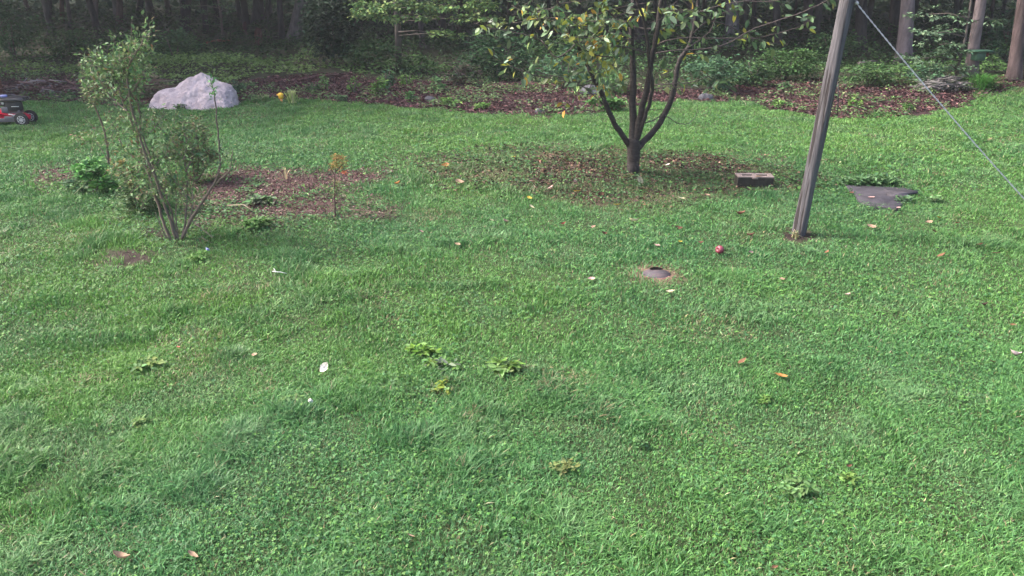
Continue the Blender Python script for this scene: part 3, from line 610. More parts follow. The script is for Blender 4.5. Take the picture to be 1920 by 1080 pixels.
small_plant('yellowing_plant', b, 'small plant with orange and yellow leaf tips beside the bright leafy plant', 'plant', [([(222, 332), (222, 318), (218, 306)], 2, 0)], [(220, 312, 18, 12, .15, 120, .05, .35, [[.30, .20, .06], [.24, .22, .07], [.13, .17, .06]], 8)])
b = P(628, 408)
small_plant('thin_sapling', b, 'thin upright sapling with an orange green feathery top at the right of the bed', 'sapling', [([(629, 410), (628, 385), (627, 350), (629, 320), (632, 292)], 3.6, 0), ([(628, 325), (642, 308), (656, 292)], 2, 0), ([(628, 330), (618, 310), (610, 296)], 2, 0)],
  [(636, 304, 20, 16, .14, 170, .05, .2, [[.22, .20, .06], [.17, .17, .05], [.30, .15, .06]], 14), (648, 322, 5, 4, .05, 8, .05, .4, [[.50, .16, .09]], 2), (628, 345, 12, 22, .12, 46, .04, .3, [[.16, .13, .07], [.12, .15, .06]], 8)], scol=(.09, .055, .05))

# ---- broad-leaved weeds
def weed(px, py, wpx, n, label, cols=None, group='broad-leaved weeds in the lawn', asp=.42, up=.55):
    b = P(px, py, .0); s = 1 / pxm(b.y); L = wpx * s * .46; n = int(n * 1.7)
    e = empty('broadleaf_weed', b, label, 'weed', group)
    cols = cols or [[.085, .225, .045], [.10, .25, .05], [.13, .27, .07]]
    hgt = wpx * s * (.07 + .14 * up); cc = np.array(cols) * np.array([.88, .74, .95])
    V, Fa, C = leafy_cloud(int(n * 4.4), (0, 0, .03 + hgt * .45), (wpx * s * .46, wpx * s * .38, hgt * .6), max(.030, L * .42), cc, asp * 1.15, True, clump=max(4, n // 2), zlo=-.2, zhi=.45, ups=.4, jit=.2); V[:, 2] = np.maximum(V[:, 2], .004)
    link('leaves', np_mesh('leaves', V, Fa, M['leaf'], C), e); return e
DKW = [[.075, .19, .06], [.09, .21, .06]]
weed(790, 668, 70, 13, 'bright yellow-green weed rosette in the middle lawn, left one of the pair', [[.13, .29, .03], [.10, .25, .04]])
weed(832, 690, 78, 14, 'dark-centred weed rosette with one grey leaf in the middle lawn', [[.085, .22, .04], [.11, .25, .04], [.15, .22, .12]])
weed(945, 700, 80, 14, 'yellow-green weed with rounded leaves right of the middle weed pair', [[.12, .27, .04], [.16, .30, .09]])
weed(832, 738, 60, 9, 'weed with one golden leaf just below the dark-centred rosette', [[.14, .28, .08], [.17, .28, .03]])
weed(480, 428, 66, 26, 'bushy bright green weed with a dark shaded foot at the front edge of the bed', [[.08, .22, .04], [.10, .25, .05]], up=1.1)
weed(1488, 925, 78, 11, 'upright pale weed with long leaves in the clover at the lower right', [[.11, .25, .06], [.14, .30, .09]], up=1.3)
weed(1055, 888, 56, 12, 'olive tinged weed low in the front lawn', [[.12, .20, .05], [.16, .22, .06]])
weed(278, 690, 60, 10, 'weed with one pale lime leaf in the left lawn', [[.08, .2, .05], [.20, .34, .08]])
weed(375, 488, 44, 14, 'small bright weed in front of the tall shrub near its foot', [[.09, .24, .04]], up=1.0)
weed(545, 758, 50, 7, 'small spread weed beside the white petal in the left lawn', [[.13, .29, .07]])
weed(275, 800, 56, 9, 'flat weed with pointed leaves in the lower left lawn', [[.09, .22, .05], [.15, .28, .07]])
weed(1140, 760, 46, 8, 'small dark weed right of the lawn centre', DKW)
weed(1425, 755, 40, 6, 'tiny two-leaved weed in the right lawn below the orange leaf', [[.12, .27, .05]])
weed(488, 385, 62, 22, 'low grey-green weed on the mulch with a dark gap beneath', DKW + [[.11, .16, .08]], up=.8)
weed(1590, 905, 40, 7, 'small yellowish weed near the lower right corner lawn', [[.13, .27, .05]])
weed(1195, 840, 40, 8, 'small rosette in the clover below centre right', DKW)
for px, n, w in [(1588, 22, 40), (1610, 30, 48), (1632, 34, 50), (1655, 34, 56), (1676, 22, 36)]:
    weed(px, 350 + random.uniform(-1, 1), w, n, {1588: 'leftmost leafy weed along the back of the slate slab', 1610: 'leafy weed second from left along the back of the slate slab', 1632: 'middle leafy weed along the back of the slate slab', 1655: 'tall pale leafy weed second from right behind the slate slab', 1676: 'rightmost short weed along the back of the slate slab'}[px], [[.12, .29, .08], [.16, .34, .13], [.08, .2, .06]], 'leafy weeds along the back of the slab', up=1.7)
weed(1697, 382, 40, 16, 'leafy weed spilling over the right end of the slate slab', [[.08, .2, .06], [.12, .22, .12]], up=.8)
weed(1752, 378, 36, 9, 'small pale weed right of the slate slab', [[.13, .27, .09]])

# ------------------------------------------------------------------ boulder and stones
def rock(name, pts, seed, material, sub=4, amp=.05, nscale=.5, smooth=True, sm=.12):
    bm = bmesh.new()
    for p in pts: bm.verts.new(p)
    r = bmesh.ops.convex_hull(bm, input=bm.verts)
    for v in [v for v in bm.verts if not v.link_faces]: bm.verts.remove(v)
    bmesh.ops.triangulate(bm, faces=bm.faces)
    for i in range(sub):
        bmesh.ops.subdivide_edges(bm, edges=bm.edges, cuts=1, use_grid_fill=True, smooth=sm if i < 2 else 0)
    bm.normal_update()
    from mathutils import noise
    for v in bm.verts:
        q = v.co / nscale + Vector((seed, seed * 2, 0)); d = noise.fractal(q, .9, 2.2, 6)
        v.co += v.normal * d * amp
    me = bpy.data.meshes.new(name); bm.to_mesh(me); bm.free(); me.materials.append(material)
    if smooth: me.polygons.foreach_set('use_smooth', np.ones(len(me.polygons), bool))
    return me
BB = P(360, 203); s = 1 / pxm(BB.y, .2)
pr = [(277, 201, 0), (283, 190, .1), (300, 172, .15), (330, 161, .25), (350, 151, .3), (377, 137, .35), (400, 147, .4), (425, 160, .4), (436, 175, .35), (441, 198, .2)]
pts = []
for a, b_, dp in pr:
    q = at(a, b_, BB.y + dp); pts += [q - BB, q - BB + Vector((.02, .15, -.05))]
for a, b_, dp in [(290, 206, -.12), (330, 208, -.22), (380, 208, -.28), (430, 206, -.15), (340, 180, -.02), (390, 176, -.02), (310, 190, -.05), (420, 185, -.02)]:
    q = at(a, b_, BB.y + dp); pts.append(q - BB)
pts += [Vector((-.8, .5, -.1)), Vector((.8, .7, -.1)), Vector((0, 1.1, -.1)), Vector((.3, 1.0, .3)), Vector((-.4, .8, .2))]
o = link('boulder', rock('boulder', pts, 3, M['boulder'], 5, .055, .26, sm=.0), None, BB); tag(o, 'large pale pinkish grey boulder with a peaked top at the back edge of the lawn', 'boulder')
def stone(px, py, w, h, dpt, label, seed, material=None, name='stone'):
    b = P(px, py); s = 1 / pxm(b.y); w *= s; h *= s
    random.seed(seed); pts = []
    for i in range(26):
        a = random.uniform(0, 6.28); z = random.uniform(-.3, 1); r = math.sqrt(max(.1, 1 - max(z, 0) ** 2)); pts.append(Vector((math.cos(a) * r * w / 2, math.sin(a) * r * dpt / 2, z * h)))
    tag(link(name, rock(name, pts, seed, material or M['stone'], 2, h * .15, w * .3), None, b), label, 'stone')
stone(1322, 186, 32, 12, .3, 'flat blue-grey stone at the lawn edge right of the young tree', 5)
stone(806, 188, 22, 8, .25, 'small purplish stone in the leaf litter at the back centre', 6)
stone(1012, 211, 20, 9, .2, 'small dark stone at the lawn edge left of the young tree', 7)
stone(1108, 178, 46, 18, .5, 'pale mottled stone in the weeds behind the young tree', 8)
random.seed(21)

# ------------------------------------------------------------------ slate slab, round lid, block
zs = [P(1600, 360).z, P(1680, 390).z]; z0 = max(zs) + .012
cx = sum(p[0] for p in SLAB) / len(SLAB); cy = sum(p[1] for p in SLAB) / len(SLAB)
ring = []
for i in range(len(SLAB)):
    a = Vector(SLAB[i]); b_ = Vector(SLAB[(i + 1) % len(SLAB)]); k = 6
    for j in range(k):
        p = a.lerp(b_, j / k); ring.append((p.x - cx + random.uniform(-.006, .006), p.y - cy + random.uniform(-.006, .006)))
mb = MB(); n = len(ring)
V = [(x * 1.0, y * 1.0, -.05) for x, y in ring] + [(x, y, .022) for x, y in ring] + [(x * .97, y * .97, .03) for x, y in ring]
Fc = []
for i in range(n):
    j = (i + 1) % n; Fc += [[i, j, n + j, n + i], [n + i, n + j, 2 * n + j, 2 * n + i]]
Fc.append([2 * n + i for i in range(n)])
mb.add(V, Fc, (.1, .1, .12))
e = empty('stone_slab', (cx, cy, z0), 'dark flat slate slab sunk in the grass right of the pole', 'slab'); mb.build('slab', M['slate'], e)
mb = MB(); V = [(x * .5 + .24, y * .32 + .05, .028) for x, y in ring] + [(x * .5 + .24, y * .32 + .05, .047) for x, y in ring]
mb.add(V, [[i, (i + 1) % n, n + (i + 1) % n, n + i] for i in range(n)] + [[n + i for i in range(n)]], (.1, .1, .1)); mb.build('flake', M['slate'], e)
# lid
e = empty('round_lid', LIDC + Vector((0, 0, -.010)), 'round grey metal lid with a rusty rim set in the lawn', 'lid')
MB().lathe([(LIDR * 1.0, -.04), (LIDR * 1.03, .004), (LIDR * .99, .012), (LIDR * .9, .012), (LIDR * .88, .004)], 40).build('rim', M['rust'], e, smooth=True)
mb = MB(); n = 40; Vc = []; rr = LIDR * .95
for i in range(n):
    a = 2 * math.pi * i / n; r = rr * (1 + .02 * math.sin(3 * a)); xx = r * math.cos(a); yy = r * math.sin(a) * .80 - .026
    Vc.append((xx, yy, .004 + .012 * math.sin(a))) 
Vc2 = [(x, y, z + .012) for x, y, z in Vc]; mb.add(Vc + Vc2 + [(0, -.02, .018)], [[i, (i + 1) % n, n + (i + 1) % n, n + i] for i in range(n)] + [[n + i, n + (i + 1) % n, 2 * n] for i in range(n)], (.1, .1, .1))
mb.build('cover', M['lid'], e, smooth=False)
mb = MB(); V = []; F2 = []
for i in range(13):
    a = R(58 + 62 * i / 12); V += [(rr * .95 * math.cos(a) + .01, rr * .52 * math.sin(a) - .010, .033), (rr * .97 * math.cos(a) + .01, rr * (.66 + .25 * math.sin(math.pi * i / 12)) * math.sin(a) - .010, .036)]
for i in range(12): F2.append([2 * i, 2 * i + 2, 2 * i + 3, 2 * i + 1])
mb.add(V, F2, (0, 0, 0)); mb.build('gap', M['void'], e)
# hollow block
def hollow(W, D, H, holes, z0=0.0):
    xs = sorted({-W / 2, W / 2, *[v for h in holes for v in h[:2]]}); ys = sorted({-D / 2, D / 2, *[v for h in holes for v in h[2:]]})
    solid = lambda i, j: 0 <= i < len(xs) - 1 and 0 <= j < len(ys) - 1 and not any(h[0] <= (xs[i] + xs[i + 1]) / 2 <= h[1] and h[2] <= (ys[j] + ys[j + 1]) / 2 <= h[3] for h in holes)
    V = []; Fq = []
    def quad(*p): Fq.append([len(V) + k for k in range(4)]); V.extend(p)
    for i in range(len(xs) - 1):
        for j in range(len(ys) - 1):
            if not solid(i, j): continue
            a, b, c, d = xs[i], xs[i + 1], ys[j], ys[j + 1]; t = z0 + H
            quad((a, c, t), (b, c, t), (b, d, t), (a, d, t)); quad((a, d, z0), (b, d, z0), (b, c, z0), (a, c, z0))
            if not solid(i - 1, j): quad((a, d, z0), (a, c, z0), (a, c, t), (a, d, t))
            if not solid(i + 1, j): quad((b, c, z0), (b, d, z0), (b, d, t), (b, c, t))
            if not solid(i, j - 1): quad((a, c, z0), (b, c, z0), (b, c, t), (a, c, t))
            if not solid(i, j + 1): quad((b, d, z0), (a, d, z0), (a, d, t), (b, d, t))
    return V, Fq
kb = P(1416, 352); e = empty('concrete_block', kb + Vector((0, .09, 0)), 'hollow concrete block with two slots between the young tree and the pole', 'block', rz=R(-3))
hol = [(-.165, -.025, -.035, .035), (.025, .165, -.035, .035)]
V, Fq = hollow(.452, .19, .17, hol, -.04); MB().add(V, Fq).build('body', M['block_shade'], e)
V, Fq = hollow(.456, .194, .014, hol, .1305); MB().add(V, Fq).build('rim', M['block'], e)  # thin paler top layer: the lit top of the block, as colour
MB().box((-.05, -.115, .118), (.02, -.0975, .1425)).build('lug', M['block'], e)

# ------------------------------------------------------------------ pole, cable, stake
pb = P(1497, 440); e = empty('wooden_pole', pb, 'weathered grey wooden pole standing in the lawn right of the block', 'pole')
top = at(1590, -10, pb.y - .02); dirp = (top - pb) / (top.z - pb.z)
W0 = .053; mb = MB(); V = []; Fp = []; NL = 46; HT = 3.3
prof = [(-1.0, -.82), (-.82, -1.0), (.86, -1.0), (1.0, -.86), (1.0, .8), (.8, 1.0), (-.8, 1.0), (-1.0, .8)]
for i in range(NL):
    z = -.1 + (HT + .1) * i / (NL - 1); c0 = dirp * z; w = W0 * (1 + .10 * math.exp(-max(z, 0) * 5) - .012 * z) * (1 + .015 * math.sin(z * 9))
    for k, (a, b_) in enumerate(prof):
        j = 1 + .03 * math.sin(z * 5 + k * 2.1) + random.uniform(-.012, .012); an = R(-50); xx = a * w * j; yy = b_ * w * j
        V.append((c0.x + xx * math.cos(an) - yy * math.sin(an), c0.y + xx * math.sin(an) + yy * math.cos(an), z))
for i in range(NL - 1):
    for k in range(8): Fp.append([i * 8 + k, i * 8 + (k + 1) % 8, (i + 1) * 8 + (k + 1) % 8, (i + 1) * 8 + k])
Fp.append([(NL - 1) * 8 + k for k in range(8)]); mb.add(V, Fp); mb.build('post', M['post'], e)
hook_z = at(1600, 4, pb.y).z
hk = at(1606, 6, pb.y - .02)
m2 = MB(); pc = pb + dirp * (hook_z - pb.z)
m2.tube([pc + Vector((.05, -.03, .03)) - pb, pc + Vector((.07, -.04, .01)) - pb, hk + Vector((-.035, 0, -.004)) - pb, hk - pb], .0045, 6)
m2.tube([hk + Vector((-.03, 0, -.006)) - pb, hk + Vector((-.05, 0, -.07)) - pb, hk + Vector((-.075, .0, -.16)) - pb], [.004, .0035, .003], 6)
m2.build('hook', M['grey'], e, smooth=True)
anchor = P(2010, 470); e2 = empty('guy_cable', hk, 'silver twisted steel cable running down from the pole hook to the right', 'cable')
def cab(t):
    p = hk.lerp(anchor, t); return p + Vector((0, 0, -.10 * 4 * t * (1 - t) * .35))
ctr = [cab(i / 60) for i in range(61)]
mb = MB()
for ph in (0, math.pi):
    pts = []
    for i in range(421):
        t = i / 420; c0 = cab(t); a = t * 190 + ph; pts.append(c0 - hk + Vector((math.cos(a) * .0032, math.sin(a) * .0032, math.cos(a) * .002)))
    mb.tube(pts, .0037, 5)
mb.build('strand', M['cable'], e2, smooth=True)
m3 = MB(); m3.lathe([(.004, -.03), (.012, -.026), (.012, -.012), (.008, -.006), (.013, 0), (.013, .012), (.005, .018)], 12, 'Y', (0, 0, 0))
m3.tube([Vector((.012 * math.cos(a), 0, .012 * math.sin(a) + .006)) for a in [i * .6 for i in range(11)]], .0045, 6); m3.build('clamp', M['steel'], e2, smooth=True)
sb = P(1571, 219); tq = at(1572, 155, sb.y); e = empty('thin_stake', sb, 'thin dark metal stake in the leaf litter just behind the pole', 'stake')
MB().tube([Vector((0, 0, -.1)), (tq - sb) * .5, tq - sb], .011, 8, wob=.1).build('rod', M['darkiron'], e)
MB().lathe([(.012, 0), (.018, .004), (.018, .02), (.012, .026)], 10, 'Z', tuple(tq - sb)).build('cap', M['darkiron'], e)

# ------------------------------------------------------------------ lawn mower
mw = P(44, 236, 0); mo = empty('lawn_mower', mw, 'red and black push lawn mower cut off by the left edge of the photo', 'lawn mower', rz=R(3))
mo.scale = (1, .62, 1); mo.location.z -= .015
def wheel(x, y, r):
    w = MB().lathe([(r * .68, -.022), (r * .92, -.024), (r, -.014), (r, .014), (r * .92, .024), (r * .68, .022)], 28, 'Y', (x, y, r)).build('wheel', M['rubber'], mo, smooth=False)
    rm = MB(); rm.lathe([(r * .16, -.028), (r * .16, .028)], 12, 'Y', (x, y, r))
    for k in range(7):
        a = k * 2 * math.pi / 7; dx, dz = math.cos(a), math.sin(a)
        rm.tube([Vector((x + dx * r * .1, y - .02, r + dz * r * .1)), Vector((x + dx * r * .52, y - .026, r + dz * r * .52))], [r * .10, r * .05], 5)
    rm.tube([Vector((x + math.cos(a) * r * .52, y - .024, r + math.sin(a) * r * .52)) for a in [i * 2 * math.pi / 24 for i in range(25)]], r * .045, 5)
    rm.build('rim', M['white'], w)
for (x, y, r) in [(0, -.02, .125), (0, .46, .125), (-.72, -.03, .135), (-.72, .47, .135)]: wheel(x, y, r)
dk = MB(); prof = [(.02, .10), (.03, .17), (-.03, .205), (-.18, .22), (-.30, .23), (-.42, .275), (-.58, .30), (-.74, .27), (-.80, .17), (-.80, .09)]
V = []; Fd = []
for j, yy in enumerate([.03, .06, .38, .41]):
    for (a, b_) in prof: V.append((a, yy, .09 + (b_ - .09) * (.86 if j in (0, 3) else 1)))
n = len(prof)
for j in range(3):
    for i in range(n - 1): Fd.append([j * n + i, j * n + i + 1, (j + 1) * n + i + 1, (j + 1) * n + i])
Fd.append(list(range(n))); Fd.append([3 * n + i for i in range(n)][::-1]); dk.add(V, Fd); dk.build('deck', M['red'], mo)
MB().box((-.46, .025, .085), (.05, .055, .15)).box((-.30, .012, .12), (-.08, .028, .185)).build('skirt', M['grey'], mo)
MB().tube([Vector((-.02, .0, .14)), Vector((.0, .0, .17)), Vector((-.05, .005, .21))], .018, 8).build('height_lever', M['red'], mo)
en = MB(); en.box((-.36, .10, .215), (-.04, .36, .30), bev=.02).box((-.34, .06, .24), (-.22, .12, .34)); en.build('engine', M['grey'], mo)
sh_ = MB(); sh_.lathe([(.15, .26), (.165, .29), (.165, .40), (.15, .44), (.20, .445), (.235, .455), (.235, .475), (.17, .495), (.10, .51), (.06, .515)], 28, 'Z', (-.17, .22, 0)); sh_.box((-.38, .08, .36), (-.20, .2, .43), bev=.02); sh_.build('engine_cover', M['black'], mo, smooth=False)
MB().lathe([(.055, .505), (.062, .51), (.062, .535), (.05, .545)], 18, 'Z', (-.27, .17, 0)).build('fuel_cap', M['blue'], mo, smooth=False)
MB().box((-.14, .04, .345), (-.01, .052, .358)).build('label_plate', M['white'], mo); MB().box((-.30, .055, .385), (-.265, .07, .425)).build('sticker', M['white'], mo)
MB().tube([Vector((-.22, .02, .225)), Vector((-.16, .02, .21)), Vector((-.13, .02, .195)), Vector((-.07, .02, .215))], [.008, .014, .018, .008], 6).build('guard', M['steel'], mo)
hb = MB(); 
for yy, dz in ((.02, 0), (.42, .02)):
    hb.tube(smooth_path([Vector((-.78, yy, .25)), Vector((-.95, yy, .42)), Vector((-.85, yy, .53)), Vector((-.5, yy, .52 + dz)), Vector((-.2, yy, .49 + dz)), Vector((.07, yy + .02, .455 + dz))], 5), .0125, 8)
hb.tube([Vector((.07, .04, .455)), Vector((.10, .1, .455)), Vector((.10, .35, .47)), Vector((.07, .44, .475))], .0125, 8); hb.build('handle', M['black'], mo, smooth=True)
MB().tube(smooth_path([Vector((-.55, .01, .53)), Vector((-.45, .0, .43)), Vector((-.35, .02, .40)), Vector((-.52, .04, .30))], 5), .004, 5).build('control_cable', M['black'], mo)
sb = P(2, 184); e = empty('wooden_stump', sb, 'short dark brown wooden post at the far left edge above the mower', 'post'); MB().tube([Vector((0, 0, -.05)), Vector((0, 0, .18)), Vector((.0, 0, .42))], [.09, .085, .08], 10, wob=.2).build('post', M['brownwood'], e)

# ------------------------------------------------------------------ apple, yellow spike, scraps, fallen leaves
ab = P(1350, 468, .055); e = empty('apple', ab, 'red apple lying in the grass above and right of the round lid', 'apple')
MB().lathe([(.004, -.026), (.016, -.034), (.030, -.028), (.041, -.005), (.042, .012), (.034, .030), (.018, .037), (.006, .030), (.001, .024)], 20).build('fruit', M['apple'], e, smooth=True)
e.rotation_euler = (R(10), R(-75), R(20)); MB().tube([Vector((0, 0, .026)), Vector((.003, 0, .04)), Vector((.008, 0, .05))], [.002, .0018, .0025], 5).build('stalk', M['brownwood'], e)
yb = P(528, 192); e = empty('yellow_marker', yb, 'yellow plastic ornament on a short stem at the lawn edge right of the boulder', 'ornament')
s = 1 / pxm(yb.y)
MB().lathe([(.018, 0), (.03, .02), (.026, .05), (.022, .07)], 12, 'Z').build('base', mat('orange_plastic', (.85, .36, .12), rough=.5, noise=(9, .1, (1, 1, 1))), e, smooth=True)
MB().lathe([(.022, .07), (.05, .09), (.052, .13), (.06, .16), (.042, .19), (.012, .20)], 14, 'Z').box((-.08, -.012, .15), (-.04, .012, .175)).build('body', M['yellow'], e, smooth=False)
def grass_clump(px, py, w, h, n, label, cols, cat='ornamental grass', name='strappy_plant', wd=.008):
    b = P(px, py); s = 1 / pxm(b.y); e = empty(name, b, label, cat); V = []; Fq = []; C = []
    for i in range(n):
        a = random.uniform(0, 6.283); ln = random.uniform(.6, 1.15) * h * s; reach = random.uniform(.3, 1) * w * s * .5; c = pick(cols, 1, .15)[0]; o = len(V)
        bx = random.gauss(0, w * s * .08); by = random.gauss(0, w * s * .08); sx, sy = -math.sin(a), math.cos(a)
        for k in range(6):
            t = k / 5; r = reach * t ** 1.1; z = ln * (1.9 * t - 1.25 * t * t); ww = wd * (1 - .85 * t)
            for sg in (-1, 1): V.append((bx + math.cos(a) * r + sx * ww * sg, by + math.sin(a) * r + sy * ww * sg, max(z, .0))); C.append(c)
        for k in range(5): Fq.append([o + 2 * k, o + 2 * k + 1, o + 2 * k + 3, o + 2 * k + 2])
    me = np_mesh('blades', np.array(V), [np.array(Fq)], M['leaf'], np.array(C)); link('blades', me, e); return e
grass_clump(549, 194, 44, 32, 60, 'clump of arching pale strap leaves beside the yellow ornament', [[.34, .40, .15], [.22, .33, .10], [.42, .45, .25]], wd=.012)
grass_clump(497, 190, 44, 17, 46, 'flatter pale strap-leaved clump between the boulder and the yellow ornament', [[.22, .28, .14], [.16, .26, .10]], wd=.011)
grass_clump(1842, 168, 80, 36, 300, 'bright green grass tuft on the rise below the nest box tree', [[.055, .17, .035], [.07, .20, .04]], 'grass tuft', 'grass_tuft', .008)
grass_clump(535, 336, 40, 26, 9, 'pale dry straw stalks sticking up on the mulch', [[.50, .40, .26]], 'dry stalks', 'dry_stalks', .006)
grass_clump(1490, 446, 40, 16, 40, 'withered grass clump around the foot of the pole', [[.28, .24, .15], [.16, .15, .08], [.10, .16, .06]], 'grass tuft', 'grass_tuft', .005)
grass_clump(1365, 780, 70, 50, 60, 'tall fine grass tuft in the right lawn', [[.05, .13, .045], [.06, .16, .05]], 'grass tuft', 'grass_tuft', .003) if False else None
LC = {'blush': [.95, .70, .72], 'white': [.72, .66, .60], 'pink': [.60, .38, .36], 'cream': [.62, .56, .38], 'tan': [.44, .30, .21], 'yellow': [.66, .50, .08], 'orange': [.46, .21, .07], 'brown': [.16, .075, .05], 'dark': [.045, .025, .022], 'red': [.42, .11, .09], 'rust': [.27, .14, .08], 'snow': [.85, .78, .74]}
FL = [(611, 688, 23, 'snow', 'bright pinkish white curled leaf in the left foreground', 1), (1903, 664, 24, 'blush', 'pale pink leaf at the right edge of the lawn', 1), (1860, 677, 16, 'brown', 'dull brown leaf just left of the pale pink leaf', 0), (1392, 677, 22, 'rust', 'rust orange leaf on the open right lawn', 0), (1463, 704, 26, 'orange', 'long orange leaf below and right of the rust orange leaf', 0), (1847, 571, 14, 'dark', 'dark brown upright leaf alone in the right lawn', 1), (1900, 608, 12, 'rust', 'small orange-tan leaf near the right edge', 0),
 (1258, 548, 18, 'cream', 'cream curled leaf just below the round lid', 1), (1108, 522, 16, 'pink', 'pinkish leaf left of the round lid', 0), (1867, 474, 16, 'tan', 'tan leaf at the right under the cable', 0), (1837, 459, 13, 'brown', 'brown curled leaf above the tan leaf under the cable', 1), (1765, 478, 17, 'rust', 'rusty tan leaf below and right of the slab', 0), (1760, 407, 13, 'yellow', 'small yellow leaf right of the slab', 0), (1741, 416, 17, 'tan', 'pale tan leaf beside the small yellow leaf', 0), (1795, 417, 11, 'red', 'reddish leaf right of the pale tan leaf', 0), (1633, 424, 18, 'tan', 'tan leaf in the grass below the slab', 0), (1752, 433, 12, 'brown', 'small brown leaf below the pale tan leaf', 0), (1550, 472, 13, 'rust', 'rust leaf right of the pole foot', 0), (1502, 476, 11, 'brown', 'small brown leaf just below the pole foot', 0), (1600, 300, 9, 'cream', 'pale leaf on the far lawn right of the pole', 0), (1855, 261, 11, 'tan', 'tan leaf on the far right lawn', 0),
 (1187, 414, 20, 'cream', 'pair-like crumpled cream leaf below the young tree', 1), (1157, 383, 15, 'yellow', 'bright yellow leaf below the young tree', 0), (1200, 342, 19, 'cream', 'large cream leaf standing up at the foot of the young tree', 2), (1208, 353, 12, 'tan', 'tan leaf touching the large cream leaf', 1), (1277, 371, 15, 'cream', 'cream leaf right of the yellow leaf', 0), (1252, 308, 10, 'white', 'small white leaf right of the young tree trunk', 0), (1080, 337, 11, 'white', 'white oval leaf left of the young tree trunk', 0), (1080, 358, 19, 'yellow', 'broad dull yellow leaf in the dark litter', 0), (1032, 351, 14, 'pink', 'pink-tan leaf left of the dark litter', 0), (993, 370, 11, 'yellow', 'small yellow leaf left of the tree litter', 0), (997, 387, 12, 'cream', 'cream leaf under the small yellow leaf', 0), (922, 412, 10, 'cream', 'thin cream leaf on the centre lawn', 0), (947, 414, 13, 'pink', 'pinkish curled leaf beside the thin cream leaf', 1), (1056, 419, 11, 'red', 'red leaf on the lawn left below the young tree', 1), (1112, 424, 10, 'tan', 'small tan leaf between the red and brown leaves', 0), (1132, 437, 12, 'brown', 'brown curled leaf below the small tan leaf', 1), (858, 457, 13, 'tan', 'tan leaf alone on the centre lawn', 0), (790, 433, 11, 'pink', 'dull pink leaf on the lawn right of the bed', 0), (747, 343, 14, 'orange', 'bright orange leaf right of the bed', 1), (834, 309, 17, 'orange', 'long orange leaf on the thin grass at the back', 0), (729, 323, 9, 'white', 'tiny white leaf above the bright orange leaf', 0), (862, 340, 18, 'tan', 'long tan leaf right of the bright orange leaf', 0), (913, 350, 10, 'rust', 'small rusty leaf left of the tree litter', 0),
 (1290, 400, 14, 'cream', 'thin cream leaf on the lawn right below the young tree', 0), (1272, 428, 15, 'brown', 'brown leaf with pale edge below the thin cream leaf', 1), (1275, 452, 9, 'yellow', 'tiny yellow leaf left of the apple', 0), (1232, 459, 13, 'pink', 'pale pink-tan leaf above the round lid', 0), (1315, 455, 12, 'brown', 'brown leaf just left of the apple', 1), (1388, 401, 20, 'brown', 'large brown leaf above the apple', 1), (1407, 441, 16, 'brown', 'brown ragged leaf right of the apple', 1), (1407, 472, 14, 'pink', 'dull pink leaf right of and below the apple', 0), (1450, 390, 12, 'tan', 'faint tan leaf left of the pole', 0), (1327, 365, 12, 'tan', 'tan stalk-like leaf left of the block', 0), (1435, 516, 13, 'dark', 'dark thin leaf below the apple to its right', 0), (1466, 522, 12, 'tan', 'tan leaf beside the dark thin leaf', 0), (1590, 551, 14, 'pink', 'dull pink leaf in the middle of the right lawn', 0), (335, 650, 10, 'red', 'small red leaf in the left lawn', 0), (478, 664, 13, 'tan', 'faint brownish leaf between the left lawn weeds', 0), (362, 1040, 26, 'tan', 'pinkish tan leaf near the bottom edge at the left', 0), (226, 1046, 34, 'tan', 'long curled tan leaf in the bottom left corner', 1), (770, 1004, 16, 'tan', 'faint tan leaf at the bottom centre', 0), (1591, 874, 12, 'brown', 'small brown nut-like leaf in the lower right lawn', 1), (1452, 1062, 16, 'rust', 'rust leaf at the bottom edge right of centre', 0),
 (1365, 318, 12, 'brown', 'brown leaf left behind the block', 0), (1352, 328, 10, 'cream', 'small cream leaf left of the block', 0), (1420, 331, 16, 'tan', 'pale tan leaf lying on top of the concrete block', 9), (1633, 371, 15, 'pink', 'pink leaf lying on the middle of the slab', 8), (1684, 391, 12, 'pink', 'small pink leaf on the lower right corner of the slab', 8), (1597, 362, 10, 'red', 'small red leaf on the left end of the slab', 8), (1125, 365, 16, 'brown', 'brown curled leaf on the dark litter below the trunk', 1), (1010, 298, 12, 'brown', 'brown leaf on the back lawn left of the young tree', 0), (1105, 280, 12, 'brown', 'brown leaf on the back lawn near the trunk', 0), (962, 294, 11, 'yellow', 'yellow leaf at the back left of the tree litter', 0)]
